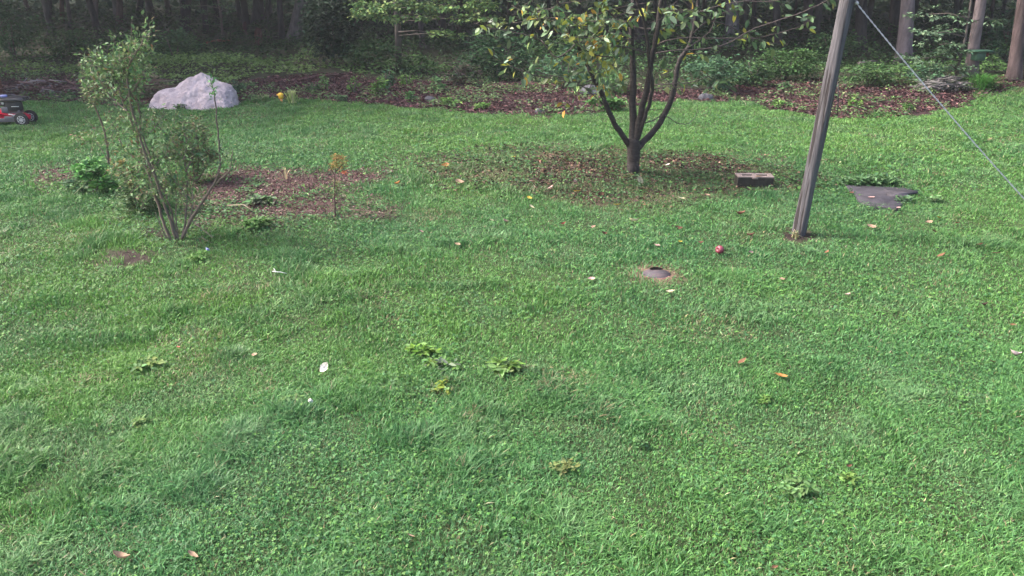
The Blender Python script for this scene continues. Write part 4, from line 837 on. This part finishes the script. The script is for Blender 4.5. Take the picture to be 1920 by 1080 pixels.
for px, py, w, cn, lab, cur in FL:
    h = {9: 0, 8: 0}.get(cur, .034 if py > 300 else .022)
    b = P(px, py + 1, h)
    if cur == 9: b = kb + Vector((.02, .0, .150))
    if cur == 8: b = P(px, py, .04); b.z = z0 + .036
    s = 1 / pxm(b.y, b.z); L = max(w * s, .04)
    if cur == 9: L = .09
    n = 9; V = []; C = []; Fq = []; col = np.array(LC[cn]) * random.uniform(.55, .85) * (1.25 if px in (611, 1903) else 1); wd = L * (random.uniform(.38, .6) if px != 611 else .62)
    curl = {0: .32, 1: .7, 2: .25, 9: .12, 8: .12}[cur]
    for i in range(n):
        t = i / (n - 1); wx = wd * .5 * (math.sin(math.pi * min(t * 1.02, 1) ** .8) ** .8 if 0 < t < 1 else .02); zz = curl * L * .5 * (2 * (t - .5)) ** 2
        for k, sg in enumerate((-1, -.5, 0, .5, 1)):
            V.append(((t - .5) * L, sg * wx * (1 + .12 * math.sin(t * 19 + sg)), zz + curl * L * .35 * abs(sg) ** 1.5 * math.sin(math.pi * t) + random.uniform(-.02, .02) * L)); C.append(col * (.8 + .3 * random.random()) * (.75 if k == 2 else 1))
    for i in range(n - 1):
        for k in range(4): Fq.append([i * 5 + k, (i + 1) * 5 + k, (i + 1) * 5 + k + 1, i * 5 + k + 1])
    me = np_mesh('fallen_leaf', np.array(V), [np.array(Fq)], M['dull'], np.array(C), True)
    o = link('fallen_leaf', me, None, b); o.rotation_euler = (random.uniform(-.5, .5) if cur < 8 else 0, random.uniform(-.45, .45) if cur < 8 else 0, random.uniform(-.7, .7) + (math.pi if random.random() < .5 else 0))
    if cur == 2: o.rotation_euler = (R(70), R(55), 0); o.location.z += .04
    if px == 611: o.rotation_euler = (R(50), R(-50), .3); o.location.z += .01
    tag(o, lab, 'leaf', 'fallen leaves on the lawn')
def scrap(px, py, w, label, material, cat, name):
    b = P(px, py, .045); s = w / pxm(b.y); random.seed(int(px)); pts = [Vector((random.gauss(0, 1), random.gauss(0, .7), random.gauss(0, .5))).normalized() * s * .5 for _ in range(14)]
    tag(link(name, rock(name, pts, 2, material, 1, s * .08, s * .5), None, b), label, cat)
scrap(582, 752, 11, 'tiny white petal-like scrap in the left lawn below the white leaf', M['white'], 'petal', 'white_petal')
scrap(389, 468, 8, 'tiny blue scrap in the weeds right of the foot of the tall shrub', M['blue'], 'scrap', 'blue_scrap')
random.seed(31)
tb = P(524, 512, .05); e = empty('pale_twig', tb, 'thin silvery twig lying in the grass right of the tall shrub', 'twig')
MB().tube([Vector((-.07, .02, .01)), Vector((-.03, .0, .012)), Vector((.01, .005, .008)), Vector((.07, -.01, .0))], [.003, .0035, .003, .002], 5, (.6, .6, .62)).tube([Vector((-.03, 0, .012)), Vector((-.06, .04, .03))], [.003, .002], 5, (.6, .6, .62)).build('stick', M['twig'], e)
def stick(px0, py0, px1, py1, r, col, label, name='fallen_stick', h=.05, cat='stick'):
    a = P(px0, py0, h); b = P(px1, py1, h); r *= .6; col = tuple(v * .7 for v in col); e = empty(name, a, label, cat)
    mid = (b - a) * .5 + Vector((random.uniform(-.04, .04), random.uniform(-.04, .04), .03))
    MB().tube([Vector((0, 0, 0)), mid, b - a], [r, r * .9, r * .5], 6, col, wob=.2).build('stick', M['twig'], e)
stick(655, 392, 745, 408, .010, (.14, .09, .08), 'thin brown stick on the right end of the bed')
stick(425, 385, 475, 396, .007, (.42, .32, .26), 'pale straw stick on the mulch left of the grey-green weed')
stick(138, 365, 183, 332, .007, (.28, .34, .16), 'pale green cane leaning over the bright leafy plant', h=.12)
stick(378, 442, 400, 457, .006, (.16, .12, .1), 'short brown stick at the right foot of the tall shrub')
# brush pile at the left behind the mower, and grey one at the right
def brush(px0, px1, py, hgt, n, label, cols, name='brush_pile'):
    a = P(px0, py); b = P(px1, py); c = (a + b) / 2; e = empty(name, c, label, 'brush pile'); mb = MB(); L = (b - a).length
    for i in range(n):
        x = random.uniform(-L / 2, L / 2); y = random.uniform(-.3, .4); z = random.random() ** 1.5 * hgt * (1 - (2 * x / L) ** 2 * .6); ln = random.uniform(.2, .7); an = random.gauss(0, .5)
        d = Vector((math.cos(an) * ln, math.sin(an) * ln, random.gauss(0, .08))) * .5; p = Vector((x, y, z + .03)); r = random.uniform(.006, .02)
        mb.tube([p - d, p + Vector((0, 0, random.gauss(0, .02))), p + d], [r, r, r * .5], 5, random.choice(cols))
    mb.build('branches', M['twig'], e)
    n2 = n * 5; x = rng.uniform(-L / 2, L / 2, n2); y = rng.uniform(-.35, .4, n2); z = rng.random(n2) * hgt * (1 - (2 * x / L) ** 2 * .6)
    V, Fa, C = leaf_arrays(np.stack([x, y, z], 1), rand_dirs(n2), rand_up(n2, .6), rng.uniform(.05, .12, n2), rng.uniform(.03, .07, n2), pick(cols, n2, .3), detail=False)
    link('dead_leaves', np_mesh('dead_leaves', V, Fa, M['dull'], C), e)
brush(5, 150, 180, .30, 120, 'heap of reddish brown brush and leaves behind the mower at the left', [(.09, .045, .045), (.055, .028, .03), (.14, .08, .08), (.16, .14, .15)])
brush(1730, 1815, 170, .26, 90, 'grey heap of cut branches under the cable at the right edge of the woods', [(.10, .095, .095), (.07, .065, .065), (.15, .135, .14), (.05, .07, .045)])
brush(245, 340, 184, .42, 90, 'olive brown brush heap just behind the left end of the boulder', [(.08, .08, .045), (.12, .10, .07), (.06, .08, .035), (.09, .05, .045)])

# ------------------------------------------------------------------ woods
def crown_mesh(seed, nleaf=3600, r=(4.2, 4.2, 3.2)):
    cols = [[.045, .085, .03], [.035, .07, .028], [.06, .10, .035]]
    V, Fa, C = leafy_cloud(nleaf, (0, 0, 0), r, .55, cols, .75, False, clump=60)
    return np_mesh('crown', V, Fa, M['wood_leaf'], C)
crowns = [crown_mesh(i) for i in range(3)]
def trunk_shape(base, toppix, w, H=11.0, lean=None, flare=1.5, n=14):
    s = 1 / pxm(base.y, base.z); r0 = w * .5 * s
    if toppix is not None:
        q = at(toppix, 0, base.y); dx = (q.x - base.x) / max(q.z - base.z, .3)
    else: dx = lean or 0
    pts = []; rad = []
    for i in range(15):
        t = i / 14; z = -.15 + (H + .15) * t ** 1.4; k = dx if z < 2.5 else dx * (2.5 / z) ** .6
        pts.append(Vector((k * z + .05 * math.sin(z * 1.3 + base.x), .05 * math.cos(z + base.y), z)))
        rad.append(r0 * (1 + (flare - 1) * math.exp(-max(z, 0) * 3.2)) * (1 - .55 * t))
    return MB().tube(pts, rad, n, wob=.12), pts[-1]
def wood_tree(px, py, w, toppx, col, label, group=None, H=None, name='forest_tree', flare=1.5):
    b = P(px, py); H = H or random.uniform(9.5, 12.5); e = empty(name, b, label, 'tree', group)
    mb, top = trunk_shape(b, toppx, w, H, flare=flare); mb.build('trunk', bark_mat(col), e, smooth=True)
    c = link('crown', random.choice(crowns), e, top + Vector((0, 0, -1.8))); c.rotation_euler = (0, 0, random.uniform(0, 6)); sc_ = random.uniform(.85, 1.15); c.scale = (sc_, sc_, sc_)
    return e
GRY = (.20, .18, .20); PNK = (.25, .185, .20); DRK = (.085, .078, .085); RED = (.13, .075, .07); PAL = (.30, .27, .30)
WT = [(1695, 122, 28, 1701, (.34, .29, .33), 'broad pale grey trunk with flared roots at the right, crossed by the cable'), (1826, 142, 20, 1839, (.34, .28, .30), 'pinkish trunk carrying a green nest box at the right'), (1905, 148, 22, 1917, (.21, .155, .16), 'reddish brown trunk at the far right edge'), (1614, 92, 22, 1612, DRK, 'dim purple-grey trunk just right of the top of the pole'), (1676, 70, 16, 1682, (.06, .055, .06), 'dark trunk close behind the broad pale trunk'), (1749, 44, 11, 1750, (.05, .05, .055), 'thin dark trunk between the broad pale trunk and the nest box tree'), (1514, 62, 18, 1513, (.20, .15, .18), 'pinkish grey trunk left of the top of the pole'), (1458, 86, 14, 1458, DRK, 'dim trunk between the grey trunk and the pole'), (1368, 86, 25, 1372, (.24, .23, .26), 'straight grey trunk right of the young tree'), (1205, 92, 24, 1200, (.055, .05, .055), 'dark trunk directly behind the young tree stems'), (1268, 72, 8, 1266, DRK, 'thin trunk just right of the young tree stems in the woods'), (1246, 70, 6, 1245, DRK, 'very thin trunk right behind the young tree'),
 (554, 82, 26, 566, (.17, .155, .165), 'thick mottled leaning trunk in the left woods'), (603, 50, 13, 604, (.22, .16, .18), 'pinkish trunk right of the mottled leaning trunk'), (485, 42, 21, 483, (.11, .105, .12), 'dark grey trunk behind the broken stump'), (500, 40, 7, 500, (.18, .19, .19), 'slim greenish grey trunk beside the dark grey trunk'), (382, 38, 10, 383, DRK, 'dim trunk above the boulder'), (348, 58, 20, 350, (.07, .07, .075), 'dark trunk straight above the boulder'), (225, 46, 12, 224, (.12, .085, .085), 'brownish trunk above the tall shrub'), (178, 52, 10, 176, (.20, .16, .17), 'slim pale trunk above the left of the tall shrub'), (117, 44, 8, 118, RED, 'slim reddish trunk in the far left woods'), (92, 40, 9, 92, DRK, 'dim trunk left of the slim reddish trunk'), (262, 36, 12, 263, (.06, .06, .065), 'dark trunk right above the tall shrub tip'), (663, 66, 11, 664, (.28, .21, .22), 'short visible pinkish trunk beside the dark evergreen'), (793, 92, 10, 790, (.12, .10, .11), 'slim trunk right of the low-branched maple'), (1790, 60, 9, 1792, (.07, .07, .075), 'thin dark trunk left of the nest box tree'), (1415, 60, 9, 1415, DRK, 'thin dim trunk right of the straight grey trunk')]
for px, py, w, tp, c, lab in WT: wood_tree(px, py, w, tp, tuple(v * .46 for v in c), lab, flare=1.45 if w > 15 else 1.2)
# dim trunks deep in the woods, each found from something nearer
LM = [(40, 'the far left dark bush'), (117, 'the slim reddish trunk'), (205, 'the tip of the tall shrub'), (300, 'the left slope of the boulder'), (365, 'the peak of the boulder'), (430, 'the reddish fallen log'), (486, 'the broken stump'), (554, 'the mottled leaning trunk'), (628, 'the dark evergreen'), (700, 'the left maple leaves'), (755, 'the maple trunk'), (850, 'the right maple leaves'), (935, 'the very dark bush'), (1010, 'the left twigs of the young tree'), (1105, 'the left limb of the young tree'), (1205, 'the young tree stems'), (1300, 'the right limb of the young tree'), (1370, 'the straight grey trunk'), (1470, 'the fern-like bush'), (1545, 'the top of the pole'), (1640, 'the upper end of the cable'), (1697, 'the broad pale trunk'), (1770, 'the layered pale-leaved sapling'), (1838, 'the nest box tree'), (1895, 'the far right trunk')]
for px0, what in LM:
    for sg, side in ((-1, 'left'), (1, 'right')):
        y = random.uniform(30, 47); px = px0 + sg * random.uniform(13, 26); t = (y * math.cos(PITCH) + CH * math.sin(PITCH)) / F; x = (px - 960) * t
        b = Vector((x, y, float(zg(x, y)))); cn, cc = random.choice([('brownish', (.05, .04, .042)), ('grey', (.055, .055, .058)), ('blackish', (.03, .028, .03))])
        e = empty('deep_tree', b, 'dim %s trunk deep in the woods, %s of %s' % (cn, side, what.replace(' of the young tree', '')), 'tree', 'dim trunks deep in the woods')
        mb, top = trunk_shape(b, None, random.uniform(.16, .42) * pxm(y), random.uniform(10, 13), random.uniform(-.04, .04), 1.2, 8); mb.build('trunk', bark_mat(cc), e, smooth=True)
        c = link('crown', random.choice(crowns), e, top + Vector((0, 0, -2))); c.rotation_euler = (0, 0, random.uniform(0, 6)); c.scale = (1.15, 1.15, 1.2)
for (x, y) in [(-15, 19), (-19, 24), (-17, 30), (-24, 32), (-13, 25), (-7, 24), (-2, 23), (3, 25), (8, 24), (16, 20), (21, 26), (19, 33), (13, 30), (-10, 33), (0, 33), (6, 34), (26, 34), (-30, 40), (-20, 17), (-27, 38), (28, 40), (-34, 45), (36, 46), (24, 22), (-25, 20)]:
    if abs(x) / y < .7: continue
    b = Vector((x, y, float(zg(x, y)))); e = empty('side_tree', b, 'forest tree standing beyond the side of the view', 'tree', 'forest trees beyond the sides of the view')
    mb, top = trunk_shape(b, None, 22, 11, random.uniform(-.03, .03), 1.4, 10); mb.build('trunk', bark_mat((.12, .10, .11)), e, smooth=True)
    c = link('crown', random.choice(crowns), e, top + Vector((0, 0, -2.2))); c.scale = (1.1, 1.1, 1.1)
# nest box on the pinkish trunk
nb = P(1826, 142); q = at(1835, 105, nb.y - .28); e = empty('nest_box', q, 'dark green wooden box with a flat lid fixed on the pinkish trunk', 'nest box')
MB().box((-.12, -.12, -.10), (.10, .12, .10)).build('box', M['green'], e); MB().box((-.22, -.17, .10), (.22, .16, .135)).build('lid', M['green'], e); MB().box((.06, -.1, .0), (.18, .06, .07)).build('perch', M['brownwood'], e)
# stumps and logs
def stump(px, py, w, h, label, col=(.08, .042, .038)):
    b = P(px, py); s = 1 / pxm(b.y); e = empty('broken_stump', b, label, 'stump'); r = w * s * .5; H = h * s
    MB().tube([Vector((0, 0, -.1)), Vector((0, 0, H * .4)), Vector((.02, 0, H * .8)), Vector((.04, 0, H))], [r * 1.15, r, r * .92, r * .55], 11, wob=.25).build('stump', bark_mat(col), e)
stump(486, 84, 14, 30, 'reddish brown broken stump in front of the left woods')
stump(461, 70, 7, 28, 'thin reddish snag left of the broken stump', (.06, .03, .032))
def log(p0, p1, w, label, col=(.10, .06, .055)):
    a = P(*p0, .08); b = P(*p1, .08); s = 1 / pxm(a.y); e = empty('fallen_log', a, label, 'log'); m = (b - a) * .5 + Vector((0, 0, .04))
    MB().tube([Vector((0, 0, 0)), m, b - a], [w * s * .5, w * s * .45, w * s * .35], 9, wob=.2).build('log', bark_mat(col), e)
log((388, 80), (432, 76), 5, 'short reddish fallen log left of the broken stump', (.15, .065, .05)); log((432, 72), (548, 70), 4, 'long dark fallen log behind the broken stump', (.07, .06, .06)); log((560, 150), (640, 141), 6, 'dark log lying at the back of the leaf litter right of the boulder', (.10, .05, .05)); log((330, 84), (378, 74), 8, 'dark brushy log left in the woods above the boulder', (.06, .05, .05)); log((1610, 120), (1660, 118), 9, 'grey log lying behind the undergrowth by the broad pale trunk', (.17, .14, .15))
def wood_bush(px, py, wpx, hpx, n, L, cols, label, name='forest_shrub', cat='shrub', cl=26, dp=.6, stems=4, sp=.5):
    n = int(n * 1.35)
    b = P(px, py); s = 1 / pxm(b.y); w = wpx * s / 2; h = hpx * s; e = empty(name, b, label, cat); st = MB()
    for i in range(stems):
        tx = random.uniform(-.6, .6) * w; st.tube([Vector((0, 0, -.05)), Vector((tx * .4, random.uniform(-.1, .1), h * .35)), Vector((tx, random.uniform(-.2, .2), h * .8))], [.022, .016, .006], 6, (.09, .07, .065))
    st.build('stems', M['twig'], e)
    V, Fa, C = leafy_cloud(n, (0, 0, h * .52), (w, dp, h * .5), L, cols, .55, False, clump=cl, zlo=-.4, zhi=.3, ups=sp); V[:, 2] = np.maximum(V[:, 2], .01)
    link('foliage', np_mesh('foliage', V, Fa, M['wood_leaf'], C), e); return e
DG = [[.045, .100, .040], [.035, .080, .036], [.065, .125, .045]]; BG = [[.10, .21, .045], [.13, .25, .06], [.08, .17, .04]]; TL = [[.055, .12, .065], [.07, .15, .075], [.045, .10, .055]]
WB = [(30, 108, 130, 110, 1500, .11, [[.06, .13, .055], [.045, .10, .045]], 'big dark bush at the far left of the woods'), (130, 104, 110, 50, 900, .10, DG, 'dark low bush left of the tall shrub tip'), (330, 118, 120, 60, 1100, .10, DG, 'dark bush behind the boulder'), (935, 152, 150, 90, 1900, .10, [[.030, .075, .035], [.04, .095, .038], [.022, .055, .028]], 'big very dark bush left behind the young tree'), (870, 160, 80, 40, 500, .09, [[.05, .04, .035], [.035, .06, .03]], 'brownish dark twiggy bush left of the very dark bush'), (1065, 165, 120, 60, 900, .09, TL, 'blue-green bush behind the left limb of the young tree'),
 (1330, 172, 120, 70, 1200, .09, TL, 'blue-green bush behind the right side of the young tree'), (1410, 160, 90, 50, 800, .09, DG, 'dark bush left of the fern mass'), (1470, 150, 150, 62, 1700, .08, [[.06, .13, .042], [.048, .11, .04], [.072, .145, .045]], 'broad bright fern-like bush between the young tree and the pole'), (1630, 160, 120, 44, 1000, .08, [[.07, .14, .045], [.055, .12, .05]], 'olive green low bush right of the pole'), (1735, 160, 90, 36, 700, .08, TL, 'grey-green low bush beside the brush heap at the right'), (1560, 120, 110, 60, 900, .10, DG, 'dark green bush behind the pole'), (1885, 120, 90, 100, 1100, .11, TL, 'dark blue-green bush between the two right trunks'), (690, 128, 130, 50, 1000, .10, DG, 'dark bush at the foot of the evergreen'), (780, 135, 90, 30, 500, .09, DG, 'dark low bush at the foot of the maple'), (1150, 175, 70, 40, 600, .08, [[.06, .13, .05], [.08, .16, .055]], 'green weedy bush behind the young tree fork')]
for a in WB: wood_bush(*a)
# dark evergreen
wood_bush(628, 122, 110, 150, 3800, .14, [[.022, .048, .026], [.03, .06, .03], [.018, .038, .022]], 'very dark evergreen in the left centre of the woods', 'evergreen_tree', 'tree', 70, .9, 3)
# understory sapling with layered pale leaves at the right
def layered(px, py, tiers, label, cols, L=.10, group=None, name='understory_tree', tall=2.4, w=5, up=.35, H=None):
    b = P(px, py); e = empty(name, b, label, 'tree', group); st = MB(); lv = []
    hgt = tall; st.tube([Vector((0, 0, -.05)), Vector((.04, .02, hgt * .4)), Vector((-.02, .05, hgt * .8)), Vector((0, 0, hgt))], [w * .5 / pxm(b.y), w * .45 / pxm(b.y), w * .3 / pxm(b.y), .01], 8, (.10, .085, .08))
    st.build('trunk', M['twig'], e, smooth=True); br = MB()
    for (tx, ty, rx, ry, n, dY) in tiers:
        c0 = at(tx, ty, b.y + dY) - b; s = 1 / pxm(b.y + dY, c0.z)
        z0_ = min(max(c0.z - .1, .2), hgt * .95); br.tube([Vector((0, 0, z0_)), Vector((c0.x * .5, c0.y * .5, (z0_ + c0.z) * .5 + .06)), Vector((c0.x, c0.y, c0.z - .02))], [.018, .012, .005], 5, (.09, .075, .07))
        lv.append(leafy_cloud(n, c0, (rx * s, .45, ry * s), L, cols, .6, False, clump=max(4, n // 14), zlo=-.45, zhi=.15, ups=up))
    br.build('branches', M['twig'], e); cloud_obj('foliage', lv, M['wood_leaf'], e); return e
layered(1790, 150, [(1735, 62, 40, 9, 110, -.3), (1775, 55, 40, 9, 90, .2), (1760, 82, 45, 10, 140, 0), (1790, 100, 40, 9, 130, -.2), (1725, 108, 25, 9, 70, -.3), (1770, 122, 45, 8, 140, .1), (1810, 130, 30, 9, 70, -.3), (1800, 30, 30, 14, 80, .2), (1740, 25, 40, 16, 90, .3), (1865, 35, 30, 14, 70, .3)], 'understory sapling with flat layers of pale leaves between the two pale trunks at the right', [[.10, .17, .10], [.075, .14, .08], [.14, .21, .13]], .10)
mp = layered(748, 126, [(700, 12, 46, 14, 330, -1.2), (760, 10, 60, 14, 380, -1.0), (830, 8, 60, 14, 340, -1.2), (905, 12, 50, 16, 300, -1.1), (690, 30, 34, 8, 200, -1.3), (740, 32, 40, 9, 230, -1.2), (800, 30, 36, 8, 170, -1.2), (870, 34, 36, 8, 170, -1.4), (925, 38, 26, 9, 110, -1.0), (820, 62, 20, 8, 110, -1.6), (855, 68, 22, 6, 90, -1.5), (672, 20, 14, 14, 90, -1.2), (760, -40, 90, 26, 500, -1.0), (880, -40, 80, 26, 400, -1)], 'low-branched maple whose bright leaves hang across the top centre-left of the view', [[.12, .22, .08], [.16, .27, .085], [.09, .17, .07], [.22, .30, .10]], .12, None, 'maple_tree', 3.2, 13)
layered(418, 70, [(418, 8, 22, 8, 60, -1), (425, 20, 12, 5, 30, -1), (360, 12, 22, 8, 50, -1), (395, 30, 30, 14, 90, 0), (340, 45, 30, 14, 90, 0)], 'young understory tree with a few pale leaves at the top above the boulder', [[.08, .15, .07], [.06, .12, .055]], .10)
layered(1290, 96, [(1260, 60, 40, 16, 150, 0), (1300, 70, 40, 16, 150, 0), (1330, 40, 40, 16, 120, .3), (1140, 40, 60, 30, 240, 1), (1050, 60, 60, 40, 300, 1)], 'dim green understory tree behind the crown of the young tree', DG, .12)
# seedlings on the leaf litter
def seedling(px, py, w, h, n, cols, label, L=.075): wood_bush(px, py + 2, w, h * 1.15, n * 2, L, cols, label, 'seedling', 'seedling', 9, .18, 2, .4)
SD = [(665, 172, 26, 24, 46, BG, 'lime green seedling on the leaf litter right of the yellow ornament'), (712, 178, 34, 34, 90, BG, 'tall bright green seedling in the middle of the leaf litter'), (728, 168, 34, 36, 90, TL, 'blue-green bushy seedling behind the tall bright one'), (765, 158, 34, 20, 70, BG, 'low lime seedling at the back of the leaf litter'), (822, 170, 32, 22, 80, [[.08, .18, .07], [.10, .2, .08]], 'pale green seedling left of the purplish stone'), (845, 197, 40, 16, 70, BG, 'spreading yellow-green seedlings in front of the purplish stone'), (775, 186, 26, 14, 50, [[.06, .16, .05]], 'mid green seedling behind the lawn edge'), (590, 172, 30, 16, 50, DG, 'dull green seedling left of the lime green seedling'), (610, 168, 22, 24, 40, [[.11, .2, .07]], 'small pale seedling behind the clump of strap leaves'), (905, 205, 30, 12, 50, BG, 'low bright seedling at the lawn edge left of the dark stone'), (640, 188, 34, 10, 60, [[.10, .17, .08]], 'low olive seedling patch at the lawn edge'), (1135, 205, 90, 22, 330, [[.075, .18, .05], [.09, .2, .06]], 'weedy green mound behind the young tree trunk'), (1460, 200, 24, 14, 40, BG, 'small bright seedling left of the pole on the litter'), (1602, 200, 20, 18, 40, BG, 'upright seedling right of the thin stake'), (1702, 208, 24, 12, 40, [[.10, .2, .06]], 'small seedling at the lawn edge under the cable'), (1470, 172, 28, 18, 50, [[.07, .13, .06]], 'dull green seedling in the litter left of the pole'), (470, 190, 30, 12, 40, [[.1, .18, .07]], 'low seedling right beside the boulder'), (445, 172, 26, 20, 60, TL, 'dark leafy seedling behind the right end of the boulder'), (120, 186, 60, 14, 90, [[.10, .18, .07], [.13, .19, .1]], 'pale weeds in front of the brush heap right of the mower'), (262, 200, 30, 10, 30, [[.09, .17, .06]], 'small weed at the left foot of the boulder'), (345, 204, 26, 10, 36, [[.10, .18, .07]], 'small weed in front of the boulder')]
for a in SD: seedling(*a)

# undergrowth covering the forest floor: nobody could count it
def undergrowth():
    xs, ys = [], []
    for y0, y1, d in [(15.5, 22, 190), (22, 30, 95), (30, 45, 38), (45, 75, 12)]:
        hw = y1 * .75 + 2; n = int(d * (y1 - y0) * 2 * hw); xs.append(rng.uniform(-hw, hw, n)); ys.append(rng.uniform(y0, y1, n))
    x = np.concatenate(xs); y = np.concatenate(ys); b = bandY(x) + .3 + (vn(x, y, .9, 301) - .5) * 1.2
    k = y > b; x, y = x[k], y[k]; n = len(x); dist = y
    hn = fbm(x, y, 2.0, 310, 3); edge_ = sstep(0, 2.5, y - bandY(x)); H = (.08 + .75 * sstep(.35, .75, hn) * edge_)
    wl = sstep(-2.5, -6, x) * sstep(25, 20, y); H = H * (1 - .6 * wl)
    open_ = fbm(x, y, 3.0, 330, 2); k = rng.random(n) < (.45 + .55 * sstep(.35, .55, open_)); x, y, H = x[k], y[k], H[k]; n = len(x); wl = wl[k]
    z = zg(x, y) + H * rng.uniform(.25, 1, n); L = .085 * (y / 19) ** .75 * rng.uniform(.6, 1.4, n)
    C = pick(DG + [[.075, .15, .05]], n, .25) * (1 - .5 * sstep(21, 28, y))[:, None]; bright = (sstep(.42, .66, fbm(x, y, 2.6, 350, 2)) * sstep(25, 19, y))[:, None] * .7  # leaves darken further in: forest shade put into their colour
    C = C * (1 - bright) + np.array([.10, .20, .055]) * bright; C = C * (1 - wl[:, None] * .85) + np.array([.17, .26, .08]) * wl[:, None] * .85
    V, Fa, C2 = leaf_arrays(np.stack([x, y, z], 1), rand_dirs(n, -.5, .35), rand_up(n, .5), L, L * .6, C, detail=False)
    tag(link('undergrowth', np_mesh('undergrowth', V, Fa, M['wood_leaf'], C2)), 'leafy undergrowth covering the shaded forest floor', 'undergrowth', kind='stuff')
undergrowth()
# far-off wood closing the view
n = 60000; x = rng.uniform(-75, 75, n); y = 47 + rng.uniform(0, 1, n) ** 1.5 * 32; z = rng.uniform(0, 1, n) ** 1.5 * 15
V, Fa, C = leaf_arrays(np.stack([x, y, z], 1), rand_dirs(n), rand_up(n, .8), rng.uniform(.3, .9, n), rng.uniform(.25, .6, n), pick([[.03, .062, .034], [.022, .048, .03], [.045, .08, .04]], n, .3), detail=False)
tag(link('distant_wood', np_mesh('distant_wood', V, Fa, M['wood_leaf'], C)), 'dense dark wood closing the view behind the trees', 'wood', kind='stuff')

# ------------------------------------------------------------------ morning haze
hm = bpy.data.materials.new('haze'); hm.use_nodes = True; hn = hm.node_tree.nodes; hn.clear()
ho = hn.new('ShaderNodeOutputMaterial'); pv = hn.new('ShaderNodeVolumePrincipled'); pv.inputs['Color'].default_value = (.86, .92, 1, 1); pv.inputs['Density'].default_value = .0010; pv.inputs['Anisotropy'].default_value = .2
hm.node_tree.links.new(pv.outputs[0], ho.inputs['Volume'])
hx, hy0, hy1, hz0, hz1 = 920, -80, 1520, -2.0, 19.0
V = [(x, y, z) for z in (hz0, hz1) for x, y in ((-hx, hy0), (hx, hy0), (hx, hy1), (-hx, hy1))]
o = link('haze', np_mesh('haze', V, [np.array([[3, 2, 1, 0], [4, 5, 6, 7], [0, 1, 5, 4], [1, 2, 6, 5], [2, 3, 7, 6], [3, 0, 4, 7]])], hm)); tag(o, 'thin bluish morning haze in the air', 'haze', kind='stuff')
